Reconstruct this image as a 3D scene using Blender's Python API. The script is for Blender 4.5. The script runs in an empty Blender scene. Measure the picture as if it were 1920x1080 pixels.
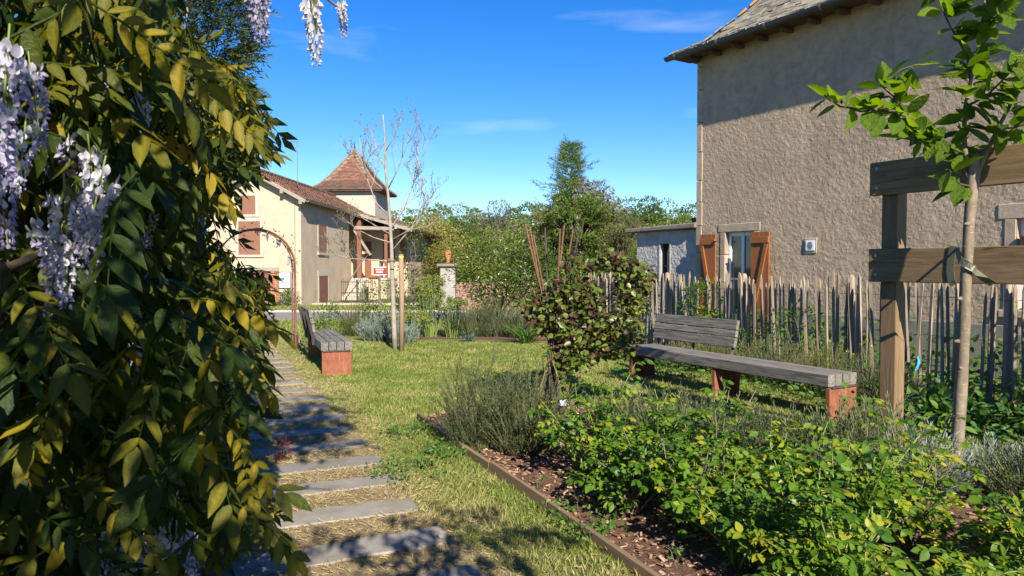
import bpy, math, random
import numpy as np
from mathutils import Vector, Matrix
from math import sin, cos, pi, radians as rad

# ------------------------------------------------------------------ camera, sky, sun, exposure
scene = bpy.context.scene
COL = scene.collection
PITCH = rad(1.697)
cam_d = bpy.data.cameras.new('camera')
cam_d.sensor_width = 36.0
cam_d.lens = 36.0 * 1350 / 1920
cam_d.clip_start = 0.05
cam_d.clip_end = 4000
cam_d.dof.use_dof = True
cam_d.dof.focus_distance = 8.0
cam_d.dof.aperture_fstop = 14.0
cam = bpy.data.objects.new('camera', cam_d)
COL.objects.link(cam)
cam.location = (0, 0, 1.5)
cam.rotation_euler = (pi / 2 - PITCH, 0, 0)
scene.camera = cam

SUN_AZ = rad(17.5)      # from straight behind the camera towards the right
SUN_EL = rad(32.5)
SUN = Vector((sin(SUN_AZ) * cos(SUN_EL), -cos(SUN_AZ) * cos(SUN_EL), sin(SUN_EL)))
world = bpy.data.worlds.new('World')
scene.world = world
world.use_nodes = True
wn = world.node_tree
bg = wn.nodes['Background']
sky = wn.nodes.new('ShaderNodeTexSky')
sky.sky_type = 'NISHITA'
sky.sun_disc = False
sky.sun_elevation = SUN_EL
sky.sun_rotation = pi - SUN_AZ
sky.altitude = 600
sky.air_density = 1.0
sky.dust_density = 0.0
sky.ozone_density = 4.0
# a few faint wisps of cirrus over the whole sky
tc = wn.nodes.new('ShaderNodeTexCoord')
mp = wn.nodes.new('ShaderNodeMapping'); mp.inputs['Scale'].default_value = (2.2, 2.2, 13.0); mp.inputs['Location'].default_value = (0.76, 0.1, 3.4)
nz = wn.nodes.new('ShaderNodeTexNoise'); nz.inputs['Scale'].default_value = 1.3; nz.inputs['Detail'].default_value = 5
cr = wn.nodes.new('ShaderNodeValToRGB'); cr.color_ramp.elements[0].position = 0.60; cr.color_ramp.elements[1].position = 0.95
cr.color_ramp.elements[0].color = (0, 0, 0, 1); cr.color_ramp.elements[1].color = (0.5, 0.5, 0.5, 1)
hs = wn.nodes.new('ShaderNodeHueSaturation'); hs.inputs['Hue'].default_value = 0.512; hs.inputs['Saturation'].default_value = 1.35; hs.inputs['Value'].default_value = 1.0
mx = wn.nodes.new('ShaderNodeMixRGB'); mx.inputs[2].default_value = (6.0, 6.6, 7.4, 1)
wn.links.new(tc.outputs['Generated'], mp.inputs['Vector']); wn.links.new(mp.outputs[0], nz.inputs['Vector'])
wn.links.new(nz.outputs['Fac'], cr.inputs[0]); wn.links.new(sky.outputs[0], hs.inputs['Color'])
wn.links.new(hs.outputs[0], mx.inputs[1]); wn.links.new(cr.outputs[0], mx.inputs[0])
wn.links.new(mx.outputs[0], bg.inputs['Color'])
bg.inputs['Strength'].default_value = 0.088

sun_d = bpy.data.lights.new('sun', 'SUN')
sun_d.energy = 5.0
sun_d.angle = rad(0.5)
sun_d.color = (1.0, 0.90, 0.76)
sun_o = bpy.data.objects.new('sun', sun_d)
COL.objects.link(sun_o)
sun_o.rotation_euler = (-SUN).to_track_quat('-Z', 'Y').to_euler()
sun_o.location = (5, -12, 14)

scene.view_settings.view_transform = 'Standard'
scene.view_settings.look = 'None'
scene.view_settings.exposure = 1.08
scene.view_settings.gamma = 1.0
scene.view_settings.use_curve_mapping = False
scene.cycles.max_bounces = 8
scene.cycles.diffuse_bounces = 3
scene.cycles.transmission_bounces = 4
scene.cycles.transparent_max_bounces = 8

rnd = random.Random(7)
rng = np.random.default_rng(7)

# ------------------------------------------------------------------ where a sight line of the photograph meets a depth or the ground
def ray(px, py):
    u, v = (px - 960) / 1350, (540 - py) / 1350
    return Vector((u, cos(PITCH) + v * sin(PITCH), -sin(PITCH) + v * cos(PITCH)))
def at(px, py, Y):
    d = ray(px, py); k = Y / d.y
    return Vector((d.x * k, Y, 1.5 + d.z * k))
def gr(px, py, z=0.0):
    d = ray(px, py); k = (z - 1.5) / d.z
    return Vector((d.x * k, d.y * k, z))
GA = Vector((-0.3987, 0.9171, 0)); GR = Vector((0.9171, 0.3987, 0))      # garden axes: along the path, across it
def gp(l, t, z=0.0):
    p = GR * l + GA * t
    return Vector((p.x, p.y, z))
def to_px(P):
    P = np.asarray(P, float); d = P - np.array([0, 0, 1.5])
    fwd = d[..., 1] * cos(PITCH) - d[..., 2] * sin(PITCH)
    up = d[..., 1] * sin(PITCH) + d[..., 2] * cos(PITCH)
    f = np.where(np.abs(fwd) < 1e-6, 1e-6, fwd)
    return 960 + 1350 * d[..., 0] / f, 540 - 1350 * up / f, fwd
def in_poly(x, y, poly):
    r = np.zeros(x.shape, bool); n = len(poly)
    for i in range(n):
        x0, y0 = poly[i]; x1, y1 = poly[(i + 1) % n]
        c = (y0 > y) != (y1 > y)
        with np.errstate(divide='ignore', invalid='ignore'):
            xi = (x1 - x0) * (y - y0) / ((y1 - y0) if y1 != y0 else 1e-9) + x0
        r ^= c & (x < xi)
    return r

# ------------------------------------------------------------------ materials
MATS = {}
def nodes(name):
    m = bpy.data.materials.new(name); m.use_nodes = True
    nt = m.node_tree
    return m, nt, nt.nodes['Principled BSDF']
def ramp(nt, stops, fac):
    r = nt.nodes.new('ShaderNodeValToRGB'); e = r.color_ramp.elements
    while len(e) < len(stops): e.new(0.5)
    for k, (p, c) in enumerate(stops):
        e[k].position = p; e[k].color = (*c, 1)
    nt.links.new(fac, r.inputs[0])
    return r.outputs[0]
def coords(nt, stretch=(1, 1, 1), rand=False):
    t = nt.nodes.new('ShaderNodeTexCoord'); m = nt.nodes.new('ShaderNodeMapping')
    m.inputs['Scale'].default_value = stretch
    nt.links.new(t.outputs['Object'], m.inputs['Vector'])
    if rand:
        oi = nt.nodes.new('ShaderNodeObjectInfo'); mu = nt.nodes.new('ShaderNodeMath'); mu.operation = 'MULTIPLY'; mu.inputs[1].default_value = 57.0
        nt.links.new(oi.outputs['Random'], mu.inputs[0]); nt.links.new(mu.outputs[0], m.inputs['Location'])
    return m.outputs[0]
def noise(nt, vec, scale, detail=5, rough=0.6, dist=0.0):
    n = nt.nodes.new('ShaderNodeTexNoise'); n.inputs['Scale'].default_value = scale; n.inputs['Detail'].default_value = detail
    n.inputs['Roughness'].default_value = rough; n.inputs['Distortion'].default_value = dist
    nt.links.new(vec, n.inputs['Vector'])
    return n.outputs['Fac']
def mat(name, stops, scale=4, stretch=(1, 1, 1), rough=0.85, bump=0.3, bscale=30, bdist=0.01, spots=None, metal=0.0, rand=False, spec=0.3, detail=6, dist=0.0, vary=0.0):
    m, nt, b = nodes(name)
    v = coords(nt, stretch, rand)
    c = ramp(nt, stops, noise(nt, v, scale, detail, 0.65, dist))
    for s in (spots or []):
        sc, lo, hi, colr = s[:4]
        v2 = coords(nt, s[4] if len(s) > 4 else (1, 1, 1), rand)
        f = ramp(nt, [(lo, (0, 0, 0)), (hi, (1, 1, 1))], noise(nt, v2, sc, 6, 0.7))
        mi = nt.nodes.new('ShaderNodeMixRGB'); mi.inputs[2].default_value = (*colr, 1)
        nt.links.new(f, mi.inputs[0]); nt.links.new(c, mi.inputs[1]); c = mi.outputs[0]
    if vary:
        oi = nt.nodes.new('ShaderNodeObjectInfo'); mr = nt.nodes.new('ShaderNodeMapRange')
        mr.inputs['To Min'].default_value = 1 - vary; mr.inputs['To Max'].default_value = 1 + vary
        h = nt.nodes.new('ShaderNodeHueSaturation')
        nt.links.new(oi.outputs['Random'], mr.inputs['Value']); nt.links.new(mr.outputs[0], h.inputs['Value']); nt.links.new(c, h.inputs['Color']); c = h.outputs[0]
    nt.links.new(c, b.inputs['Base Color'])
    b.inputs['Roughness'].default_value = rough; b.inputs['Metallic'].default_value = metal
    b.inputs['Specular IOR Level'].default_value = spec
    if bump:
        bn = nt.nodes.new('ShaderNodeBump'); bn.inputs['Strength'].default_value = bump; bn.inputs['Distance'].default_value = bdist
        nt.links.new(noise(nt, v, bscale, 8, 0.65, dist), bn.inputs['Height']); nt.links.new(bn.outputs[0], b.inputs['Normal'])
    MATS[name] = m
    return m
def leafmat(name, stops, trans=0.35, rough=0.45, spec=0.4, tint=(1.25, 1.25, 0.6), crinkle=0.0):
    m, nt, b = nodes(name)
    a = nt.nodes.new('ShaderNodeAttribute'); a.attribute_name = 'rnd'
    oi = nt.nodes.new('ShaderNodeObjectInfo')
    s = nt.nodes.new('ShaderNodeMath'); s.operation = 'MULTIPLY_ADD'; s.inputs[1].default_value = 0.5; s.inputs[2].default_value = -0.25
    nt.links.new(oi.outputs['Random'], s.inputs[0])
    ad = nt.nodes.new('ShaderNodeMath'); ad.operation = 'ADD'; ad.use_clamp = True
    nt.links.new(a.outputs['Fac'], ad.inputs[0]); nt.links.new(s.outputs[0], ad.inputs[1])
    c = ramp(nt, stops, ad.outputs[0])
    nt.links.new(c, b.inputs['Base Color'])
    b.inputs['Roughness'].default_value = rough; b.inputs['Specular IOR Level'].default_value = spec
    if crinkle:
        bn = nt.nodes.new('ShaderNodeBump'); bn.inputs['Strength'].default_value = 0.7; bn.inputs['Distance'].default_value = crinkle
        nt.links.new(noise(nt, coords(nt), 75 if crinkle < 0.01 else 8, 3, 0.6), bn.inputs['Height']); nt.links.new(bn.outputs[0], b.inputs['Normal'])
    mi = nt.nodes.new('ShaderNodeMixRGB'); mi.blend_type = 'MULTIPLY'; mi.inputs[0].default_value = 1; mi.inputs[2].default_value = (*tint, 1)
    nt.links.new(c, mi.inputs[1])
    tr = nt.nodes.new('ShaderNodeBsdfTranslucent'); nt.links.new(mi.outputs[0], tr.inputs['Color'])
    ms = nt.nodes.new('ShaderNodeMixShader'); ms.inputs[0].default_value = trans
    out = nt.nodes['Material Output']
    nt.links.new(b.outputs[0], ms.inputs[1]); nt.links.new(tr.outputs[0], ms.inputs[2]); nt.links.new(ms.outputs[0], out.inputs['Surface'])
    MATS[name] = m
    return m
def plain(name, c, rough=0.5, metal=0.0, spec=0.5):
    m, nt, b = nodes(name)
    b.inputs['Base Color'].default_value = (*c, 1); b.inputs['Roughness'].default_value = rough
    b.inputs['Metallic'].default_value = metal; b.inputs['Specular IOR Level'].default_value = spec
    MATS[name] = m
    return m

M = MATS
mat('soil', [(0.3, (0.10, 0.085, 0.04)), (0.55, (0.13, 0.13, 0.045)), (0.75, (0.19, 0.17, 0.08))], 1.6, bump=0.8, bscale=60, bdist=0.02)
mat('turf', [(0.28, (0.23, 0.19, 0.09)), (0.45, (0.15, 0.165, 0.045)), (0.72, (0.2, 0.195, 0.065))], 2.3, bump=0.9, bscale=90, bdist=0.02)
mat('worn', [(0.25, (0.17, 0.12, 0.07)), (0.5, (0.29, 0.22, 0.125)), (0.75, (0.36, 0.29, 0.17))], 5, bump=0.9, bscale=110, bdist=0.015, spots=[(3.0, 0.5, 0.75, (0.14, 0.13, 0.045))])
mat('mulch', [(0.3, (0.055, 0.032, 0.022)), (0.55, (0.17, 0.095, 0.06)), (0.8, (0.29, 0.18, 0.12))], 26, bump=1.0, bscale=45, bdist=0.03)
leafmat('chips', [(0.0, (0.10, 0.055, 0.035)), (0.5, (0.25, 0.14, 0.09)), (1.0, (0.42, 0.28, 0.2))], 0.0, 0.9, 0.1)
mat('asphalt', [(0.3, (0.17, 0.16, 0.15)), (0.7, (0.24, 0.23, 0.22))], 60, bump=0.3, bscale=200)
mat('slab', [(0.25, (0.18, 0.165, 0.14)), (0.5, (0.245, 0.228, 0.195)), (0.8, (0.31, 0.288, 0.25))], 7, rough=0.8, bump=0.5, bscale=35, bdist=0.006, rand=True, spots=[(90, 0.52, 0.7, (0.20, 0.20, 0.195)), (3, 0.50, 0.72, (0.19, 0.155, 0.105)), (8, 0.60, 0.72, (0.12, 0.115, 0.085))], vary=0.18)
mat('kerb', [(0.3, (0.3, 0.28, 0.24)), (0.7, (0.42, 0.4, 0.35))], 9)
mat('grey_wood', [(0.25, (0.04, 0.038, 0.035)), (0.42, (0.11, 0.103, 0.093)), (0.55, (0.19, 0.175, 0.153)), (0.72, (0.29, 0.262, 0.222))], 3.2, (1.0, 17, 17), rough=0.85, bump=0.6, bscale=5, bdist=0.004, rand=True, vary=0.14, dist=0.7)
mat('new_wood', [(0.2, (0.10, 0.066, 0.034)), (0.45, (0.20, 0.135, 0.07)), (0.6, (0.265, 0.182, 0.096)), (0.85, (0.34, 0.245, 0.138))], 2.6, (0.9, 14, 14), rough=0.8, bump=0.5, bscale=4, bdist=0.004, rand=True, dist=1.2, vary=0.08, spots=[(3.5, 0.60, 0.63, (0.09, 0.055, 0.025), (0.7, 9, 9))])
mat('post_wood', [(0.2, (0.11, 0.07, 0.037)), (0.5, (0.20, 0.135, 0.072)), (0.85, (0.31, 0.215, 0.12))], 2.6, (14, 14, 0.9), rough=0.8, bump=0.6, bscale=4, bdist=0.004, rand=True, dist=1.0)
mat('stake_wood', [(0.2, (0.2, 0.135, 0.085)), (0.8, (0.34, 0.245, 0.16))], 3, (14, 14, 1), rand=True)
mat('pale_wood', [(0.2, (0.13, 0.10, 0.07)), (0.5, (0.26, 0.21, 0.155)), (0.8, (0.40, 0.335, 0.255))], 4, (18, 18, 1.2), rough=0.9, bump=0.6, bscale=4, bdist=0.003, rand=True, vary=0.3)
mat('edge_wood', [(0.2, (0.14, 0.095, 0.055)), (0.8, (0.27, 0.2, 0.125))], 3, (1, 15, 15), rand=True, vary=0.2)
mat('rust', [(0.25, (0.12, 0.04, 0.022)), (0.5, (0.225, 0.08, 0.042)), (0.75, (0.31, 0.125, 0.07))], 9, rough=0.9, bump=0.25, bscale=80, bdist=0.002, spots=[(40, 0.56, 0.7, (0.15, 0.055, 0.033)), (6, 0.55, 0.75, (0.34, 0.16, 0.10), (3, 3, 0.5)), (11, 0.60, 0.72, (0.12, 0.05, 0.03), (2, 2, 0.5))], rand=True)
mat('rust_rod', [(0.3, (0.11, 0.055, 0.035)), (0.7, (0.22, 0.11, 0.075))], 20, bump=0.2)
mat('dark_rod', [(0.3, (0.035, 0.033, 0.03)), (0.7, (0.09, 0.08, 0.07))], 20, bump=0.2, rough=0.6)
mat('render_coat', [(0.25, (0.26, 0.195, 0.13)), (0.5, (0.40, 0.31, 0.215)), (0.78, (0.47, 0.375, 0.265))], 7, rough=0.95, bump=0.6, bscale=48, bdist=0.012, detail=10, spots=[(0.8, 0.45, 0.72, (0.30, 0.235, 0.17)), (1.4, 0.54, 0.75, (0.46, 0.37, 0.27), (1, 1, 0.35)), (2.2, 0.56, 0.74, (0.24, 0.185, 0.135), (1, 1, 0.13)), (11, 0.66, 0.72, (0.2, 0.16, 0.12))], dist=0.5)
mat('plinth', [(0.3, (0.15, 0.15, 0.12)), (0.7, (0.23, 0.225, 0.18))], 5, bump=0.5)
mat('quoin', [(0.3, (0.29, 0.23, 0.17)), (0.7, (0.43, 0.35, 0.26))], 8, bump=0.5, bscale=40, rand=True, vary=0.12)
mat('annex_coat', [(0.25, (0.25, 0.25, 0.245)), (0.5, (0.38, 0.375, 0.36)), (0.75, (0.47, 0.46, 0.44))], 4, rough=0.95, bump=1.0, bscale=26, bdist=0.025, spots=[(2.0, 0.52, 0.75, (0.24, 0.24, 0.235), (1, 1, 0.4))])
mat('concrete', [(0.3, (0.14, 0.125, 0.105)), (0.7, (0.25, 0.225, 0.19))], 6, bump=0.6)
mat('slate', [(0.25, (0.11, 0.10, 0.08)), (0.5, (0.20, 0.185, 0.14)), (0.75, (0.32, 0.295, 0.225))], 9, rough=0.9, bump=0.6, bscale=30, rand=True, vary=0.35, spots=[(5, 0.6, 0.7, (0.36, 0.33, 0.25)), (1.3, 0.655, 0.72, (0.40, 0.21, 0.05))])
mat('lichen', [(0.3, (0.5, 0.2, 0.03)), (0.7, (0.3, 0.2, 0.1))], 9, rough=0.9, bump=0.6, bscale=30, rand=True)
plain('zinc', (0.075, 0.08, 0.085), 0.45, 0.6)
plain('zinc_light', (0.22, 0.21, 0.2), 0.5, 0.5)
mat('cream', [(0.25, (0.36, 0.285, 0.20)), (0.5, (0.455, 0.368, 0.265)), (0.8, (0.51, 0.42, 0.31))], 1.6, rough=0.95, bump=0.7, bscale=20, bdist=0.02, spots=[(0.9, 0.6, 0.85, (0.37, 0.285, 0.195), (1, 1, 0.3)), (2.4, 0.62, 0.8, (0.40, 0.33, 0.25), (1, 1, 0.15))])
mat('limestone', [(0.3, (0.37, 0.33, 0.265)), (0.7, (0.48, 0.43, 0.35))], 6, bump=0.4)
mat('brick', [(0.3, (0.30, 0.12, 0.06)), (0.7, (0.42, 0.19, 0.10))], 12, bump=0.5, vary=0.2)
mat('shutter_red', [(0.2, (0.17, 0.085, 0.055)), (0.8, (0.24, 0.12, 0.08))], 3, (15, 15, 1), bump=0.2)
mat('shutter_orange', [(0.2, (0.17, 0.058, 0.02)), (0.5, (0.25, 0.092, 0.03)), (0.8, (0.32, 0.13, 0.045))], 3, (14, 14, 1), rough=0.6, bump=0.3, bscale=5, bdist=0.002, rand=True)
mat('dark_timber', [(0.2, (0.075, 0.05, 0.036)), (0.8, (0.14, 0.10, 0.075))], 3, (10, 10, 1), bump=0.3)
mat('red_timber', [(0.2, (0.15, 0.065, 0.04)), (0.8, (0.22, 0.10, 0.065))], 3, (12, 12, 1), bump=0.3)
mat('old_beam', [(0.2, (0.2, 0.17, 0.14)), (0.8, (0.34, 0.3, 0.25))], 3, (1, 10, 10), bump=0.3)
leafmat('tile_red', [(0.0, (0.09, 0.07, 0.055)), (0.3, (0.135, 0.08, 0.06)), (0.6, (0.185, 0.085, 0.057)), (0.85, (0.225, 0.12, 0.085)), (1.0, (0.27, 0.235, 0.19))], 0.0, 0.9, 0.15)
leafmat('tile_brown', [(0.0, (0.065, 0.06, 0.045)), (0.35, (0.12, 0.095, 0.07)), (0.7, (0.2, 0.115, 0.08)), (1.0, (0.27, 0.2, 0.15))], 0.0, 0.9, 0.15)
plain('white_paint', (0.72, 0.74, 0.76), 0.4)
plain('grey_paint', (0.5, 0.5, 0.47), 0.5)
plain('black_iron', (0.03, 0.03, 0.03), 0.5, 0.3)
plain('grille_dark', (0.05, 0.05, 0.05), 0.7)
plain('curtain_cloth', (0.38, 0.3, 0.24), 0.9)
plain('sign_red', (0.30, 0.022, 0.03), 0.4)
plain('sign_white', (0.8, 0.78, 0.75), 0.5)
plain('board_white', (0.58, 0.62, 0.66), 0.5)
plain('board_ink', (0.12, 0.14, 0.22), 0.6)
plain('strap', (0.11, 0.11, 0.075), 0.5)
plain('strap_edge', (0.28, 0.33, 0.22), 0.5)
plain('nail', (0.3, 0.29, 0.27), 0.4, 0.8)
plain('blue_ribbon', (0.06, 0.36, 0.58), 0.5)
plain('terracotta', (0.45, 0.14, 0.06), 0.8)
plain('yellow_paint', (0.7, 0.62, 0.05), 0.6)
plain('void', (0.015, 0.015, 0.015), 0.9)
plain('wire', (0.16, 0.14, 0.12), 0.5, 0.7)
m, nt, b = nodes('pane_glass'); b.inputs['Base Color'].default_value = (0.02, 0.03, 0.04, 1); b.inputs['Roughness'].default_value = 0.04; b.inputs['Specular IOR Level'].default_value = 0.8; MATS['pane_glass'] = m
mat('bark_smooth', [(0.25, (0.10, 0.075, 0.05)), (0.5, (0.19, 0.15, 0.105)), (0.75, (0.29, 0.24, 0.18))], 7, (3, 3, 1.2), rough=0.65, bump=0.5, bscale=9, bdist=0.006, spots=[(30, 0.60, 0.68, (0.38, 0.34, 0.27), (0.4, 0.4, 1.8))])
mat('bark_pale', [(0.3, (0.19, 0.165, 0.135)), (0.7, (0.36, 0.32, 0.27))], 8, bump=0.3)
mat('bark_twig', [(0.3, (0.12, 0.1, 0.08)), (0.7, (0.21, 0.18, 0.145))], 8, bump=0.2)
mat('bark_dark', [(0.3, (0.06, 0.045, 0.032)), (0.7, (0.13, 0.10, 0.075))], 10, (3, 3, 1), bump=0.6)
plain('green_stem', (0.16, 0.22, 0.045), 0.6)
plain('red_stem', (0.15, 0.05, 0.03), 0.6)
mat('rubble', [(0.3, (0.2, 0.1, 0.085)), (0.7, (0.36, 0.22, 0.18))], 8, bump=0.8)
mat('pier_stone', [(0.3, (0.2, 0.19, 0.175)), (0.7, (0.38, 0.36, 0.33))], 6, bump=0.6)

leafmat('straw', [(0.0, (0.12, 0.08, 0.045)), (0.4, (0.27, 0.2, 0.105)), (1.0, (0.46, 0.37, 0.2))], 0.15, 0.8, 0.1, (1, 1, 1))
leafmat('grass', [(0.0, (0.14, 0.22, 0.035)), (0.35, (0.25, 0.315, 0.07)), (0.62, (0.375, 0.375, 0.125)), (0.82, (0.48, 0.41, 0.2)), (1.0, (0.55, 0.46, 0.28))], 0.45, 0.6, 0.25, (1.1, 1.1, 0.7))
leafmat('wisteria_leaf', [(0.0, (0.024, 0.05, 0.009)), (0.4, (0.055, 0.08, 0.010)), (0.75, (0.135, 0.135, 0.013)), (1.0, (0.30, 0.235, 0.017))], 0.45, 0.52, 0.28, (1.75, 1.5, 0.25), 0.006)
leafmat('wisteria_flower', [(0.0, (0.24, 0.20, 0.38)), (0.3, (0.44, 0.41, 0.55)), (0.6, (0.62, 0.60, 0.68)), (0.90, (0.74, 0.72, 0.74)), (0.94, (0.74, 0.72, 0.72)), (0.97, (0.16, 0.17, 0.06))], 0.35, 0.6, 0.2, (1, 1, 1))
leafmat('young_leaf', [(0.0, (0.045, 0.10, 0.010)), (0.5, (0.10, 0.18, 0.014)), (1.0, (0.19, 0.28, 0.024))], 0.52, 0.48, 0.3, (1.7, 1.6, 0.35), 0.05)
leafmat('rose_leaf', [(0.0, (0.03, 0.085, 0.010)), (0.4, (0.075, 0.165, 0.014)), (0.8, (0.15, 0.24, 0.018)), (1.0, (0.28, 0.29, 0.025))], 0.38, 0.42, 0.35, (1.5, 1.6, 0.35))
leafmat('rose_lime', [(0.0, (0.04, 0.10, 0.011)), (0.4, (0.095, 0.18, 0.015)), (0.75, (0.19, 0.265, 0.02)), (1.0, (0.34, 0.34, 0.03))], 0.4, 0.42, 0.35, (1.5, 1.5, 0.35))
leafmat('rosemary_leaf', [(0.0, (0.05, 0.065, 0.03)), (0.5, (0.105, 0.13, 0.055)), (1.0, (0.2, 0.215, 0.095))], 0.2, 0.6, 0.3)
leafmat('silver_leaf', [(0.0, (0.15, 0.19, 0.15)), (0.5, (0.25, 0.30, 0.245)), (1.0, (0.36, 0.39, 0.32))], 0.2, 0.7, 0.2, (1, 1, 0.9))
leafmat('russet_leaf', [(0.0, (0.075, 0.025, 0.02)), (0.24, (0.085, 0.065, 0.022)), (0.5, (0.08, 0.115, 0.02)), (1.0, (0.17, 0.215, 0.03))], 0.3, 0.4, 0.45, (1.4, 1.3, 0.4))
leafmat('shrub_leaf', [(0.0, (0.045, 0.085, 0.013)), (0.5, (0.10, 0.165, 0.02)), (1.0, (0.20, 0.255, 0.035))], 0.35, 0.45, 0.4)
leafmat('laurel_leaf', [(0.0, (0.035, 0.068, 0.012)), (0.5, (0.085, 0.13, 0.018)), (1.0, (0.20, 0.24, 0.035))], 0.3, 0.35, 0.5)
leafmat('spurge_leaf', [(0.0, (0.09, 0.14, 0.065)), (0.5, (0.17, 0.22, 0.04)), (1.0, (0.31, 0.34, 0.05))], 0.35, 0.5, 0.3)
leafmat('teal_leaf', [(0.0, (0.04, 0.085, 0.06)), (1.0, (0.10, 0.17, 0.115))], 0.3, 0.5, 0.3, (1.1, 1.3, 0.9))
leafmat('cedar_leaf', [(0.0, (0.02, 0.036, 0.012)), (0.5, (0.045, 0.07, 0.018)), (1.0, (0.11, 0.13, 0.035))], 0.2, 0.6, 0.3)
leafmat('fir_leaf', [(0.0, (0.035, 0.075, 0.03)), (0.5, (0.075, 0.135, 0.045)), (1.0, (0.15, 0.215, 0.065))], 0.2, 0.6, 0.3)
leafmat('willow_leaf', [(0.0, (0.15, 0.155, 0.035)), (0.5, (0.25, 0.24, 0.06)), (1.0, (0.34, 0.31, 0.10))], 0.35, 0.6, 0.2)
leafmat('oak_leaf', [(0.0, (0.038, 0.078, 0.017)), (0.5, (0.078, 0.132, 0.026)), (1.0, (0.14, 0.195, 0.04))], 0.35, 0.6, 0.2)
leafmat('olive_leaf', [(0.0, (0.09, 0.11, 0.035)), (0.5, (0.155, 0.175, 0.055)), (1.0, (0.23, 0.24, 0.085))], 0.35, 0.6, 0.2)
leafmat('grey_twig', [(0.0, (0.12, 0.105, 0.09)), (1.0, (0.24, 0.215, 0.185))], 0.2, 0.8, 0.1, (1, 1, 1))
leafmat('purple_twig', [(0.0, (0.13, 0.10, 0.075)), (1.0, (0.25, 0.195, 0.14))], 0.2, 0.8, 0.1, (1, 1, 1))
leafmat('bud', [(0.0, (0.12, 0.13, 0.045)), (1.0, (0.2, 0.2, 0.09))], 0.2, 0.6, 0.2)
leafmat('weed_leaf', [(0.0, (0.04, 0.10, 0.02)), (0.5, (0.075, 0.17, 0.03)), (1.0, (0.15, 0.24, 0.05))], 0.35, 0.5, 0.3)
leafmat('red_leaf', [(0.0, (0.18, 0.02, 0.02)), (1.0, (0.42, 0.06, 0.05))], 0.35, 0.5, 0.3, (1, 1, 1))
leafmat('dandelion', [(0.0, (0.65, 0.42, 0.02)), (1.0, (0.7, 0.5, 0.03))], 0.1, 0.6, 0.2)

# ------------------------------------------------------------------ mesh helpers
def npmesh(name, V, F, r=None, smooth=False):
    me = bpy.data.meshes.new(name)
    Fs = F if isinstance(F, list) else [F]
    Fs = [np.asarray(f, np.int32) for f in Fs if len(f)]
    V = np.asarray(V, np.float32)
    me.vertices.add(len(V)); me.vertices.foreach_set('co', V.ravel())
    li = np.concatenate([f.ravel() for f in Fs])
    tot = np.concatenate([np.full(len(f), f.shape[1], np.int32) for f in Fs])
    st = np.concatenate([[0], np.cumsum(tot)[:-1]]).astype(np.int32)
    me.loops.add(len(li)); me.loops.foreach_set('vertex_index', li)
    me.polygons.add(len(tot)); me.polygons.foreach_set('loop_start', st)
    me.polygons.foreach_set('loop_total', tot)
    me.polygons.foreach_set('use_smooth', np.full(len(tot), smooth, bool))
    if r is not None:
        at_ = me.attributes.new('rnd', 'FLOAT', 'POINT'); at_.data.foreach_set('value', np.asarray(r, np.float32))
    me.update(calc_edges=True)
    return me
def link(name, me, m=None, parent=None, kind=None):
    o = bpy.data.objects.new(name, me); COL.objects.link(o)
    if m is not None and not me.materials: me.materials.append(M[m] if isinstance(m, str) else m)
    if parent is not None: o.parent = parent
    if kind: o['kind'] = kind
    return o
def tag(o, label=None, cat=None, group=None, kind=None):
    if label: o['label'] = label
    if cat: o['category'] = cat
    if group: o['group'] = group
    if kind: o['kind'] = kind
    return o
def thing(name, label, cat, loc=(0, 0, 0), rz=0.0, group=None):
    o = bpy.data.objects.new(name, None); COL.objects.link(o)
    o.empty_display_size = 0.2
    o.location = loc; o.rotation_euler = (0, 0, rz)
    return tag(o, label, cat, group)
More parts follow.
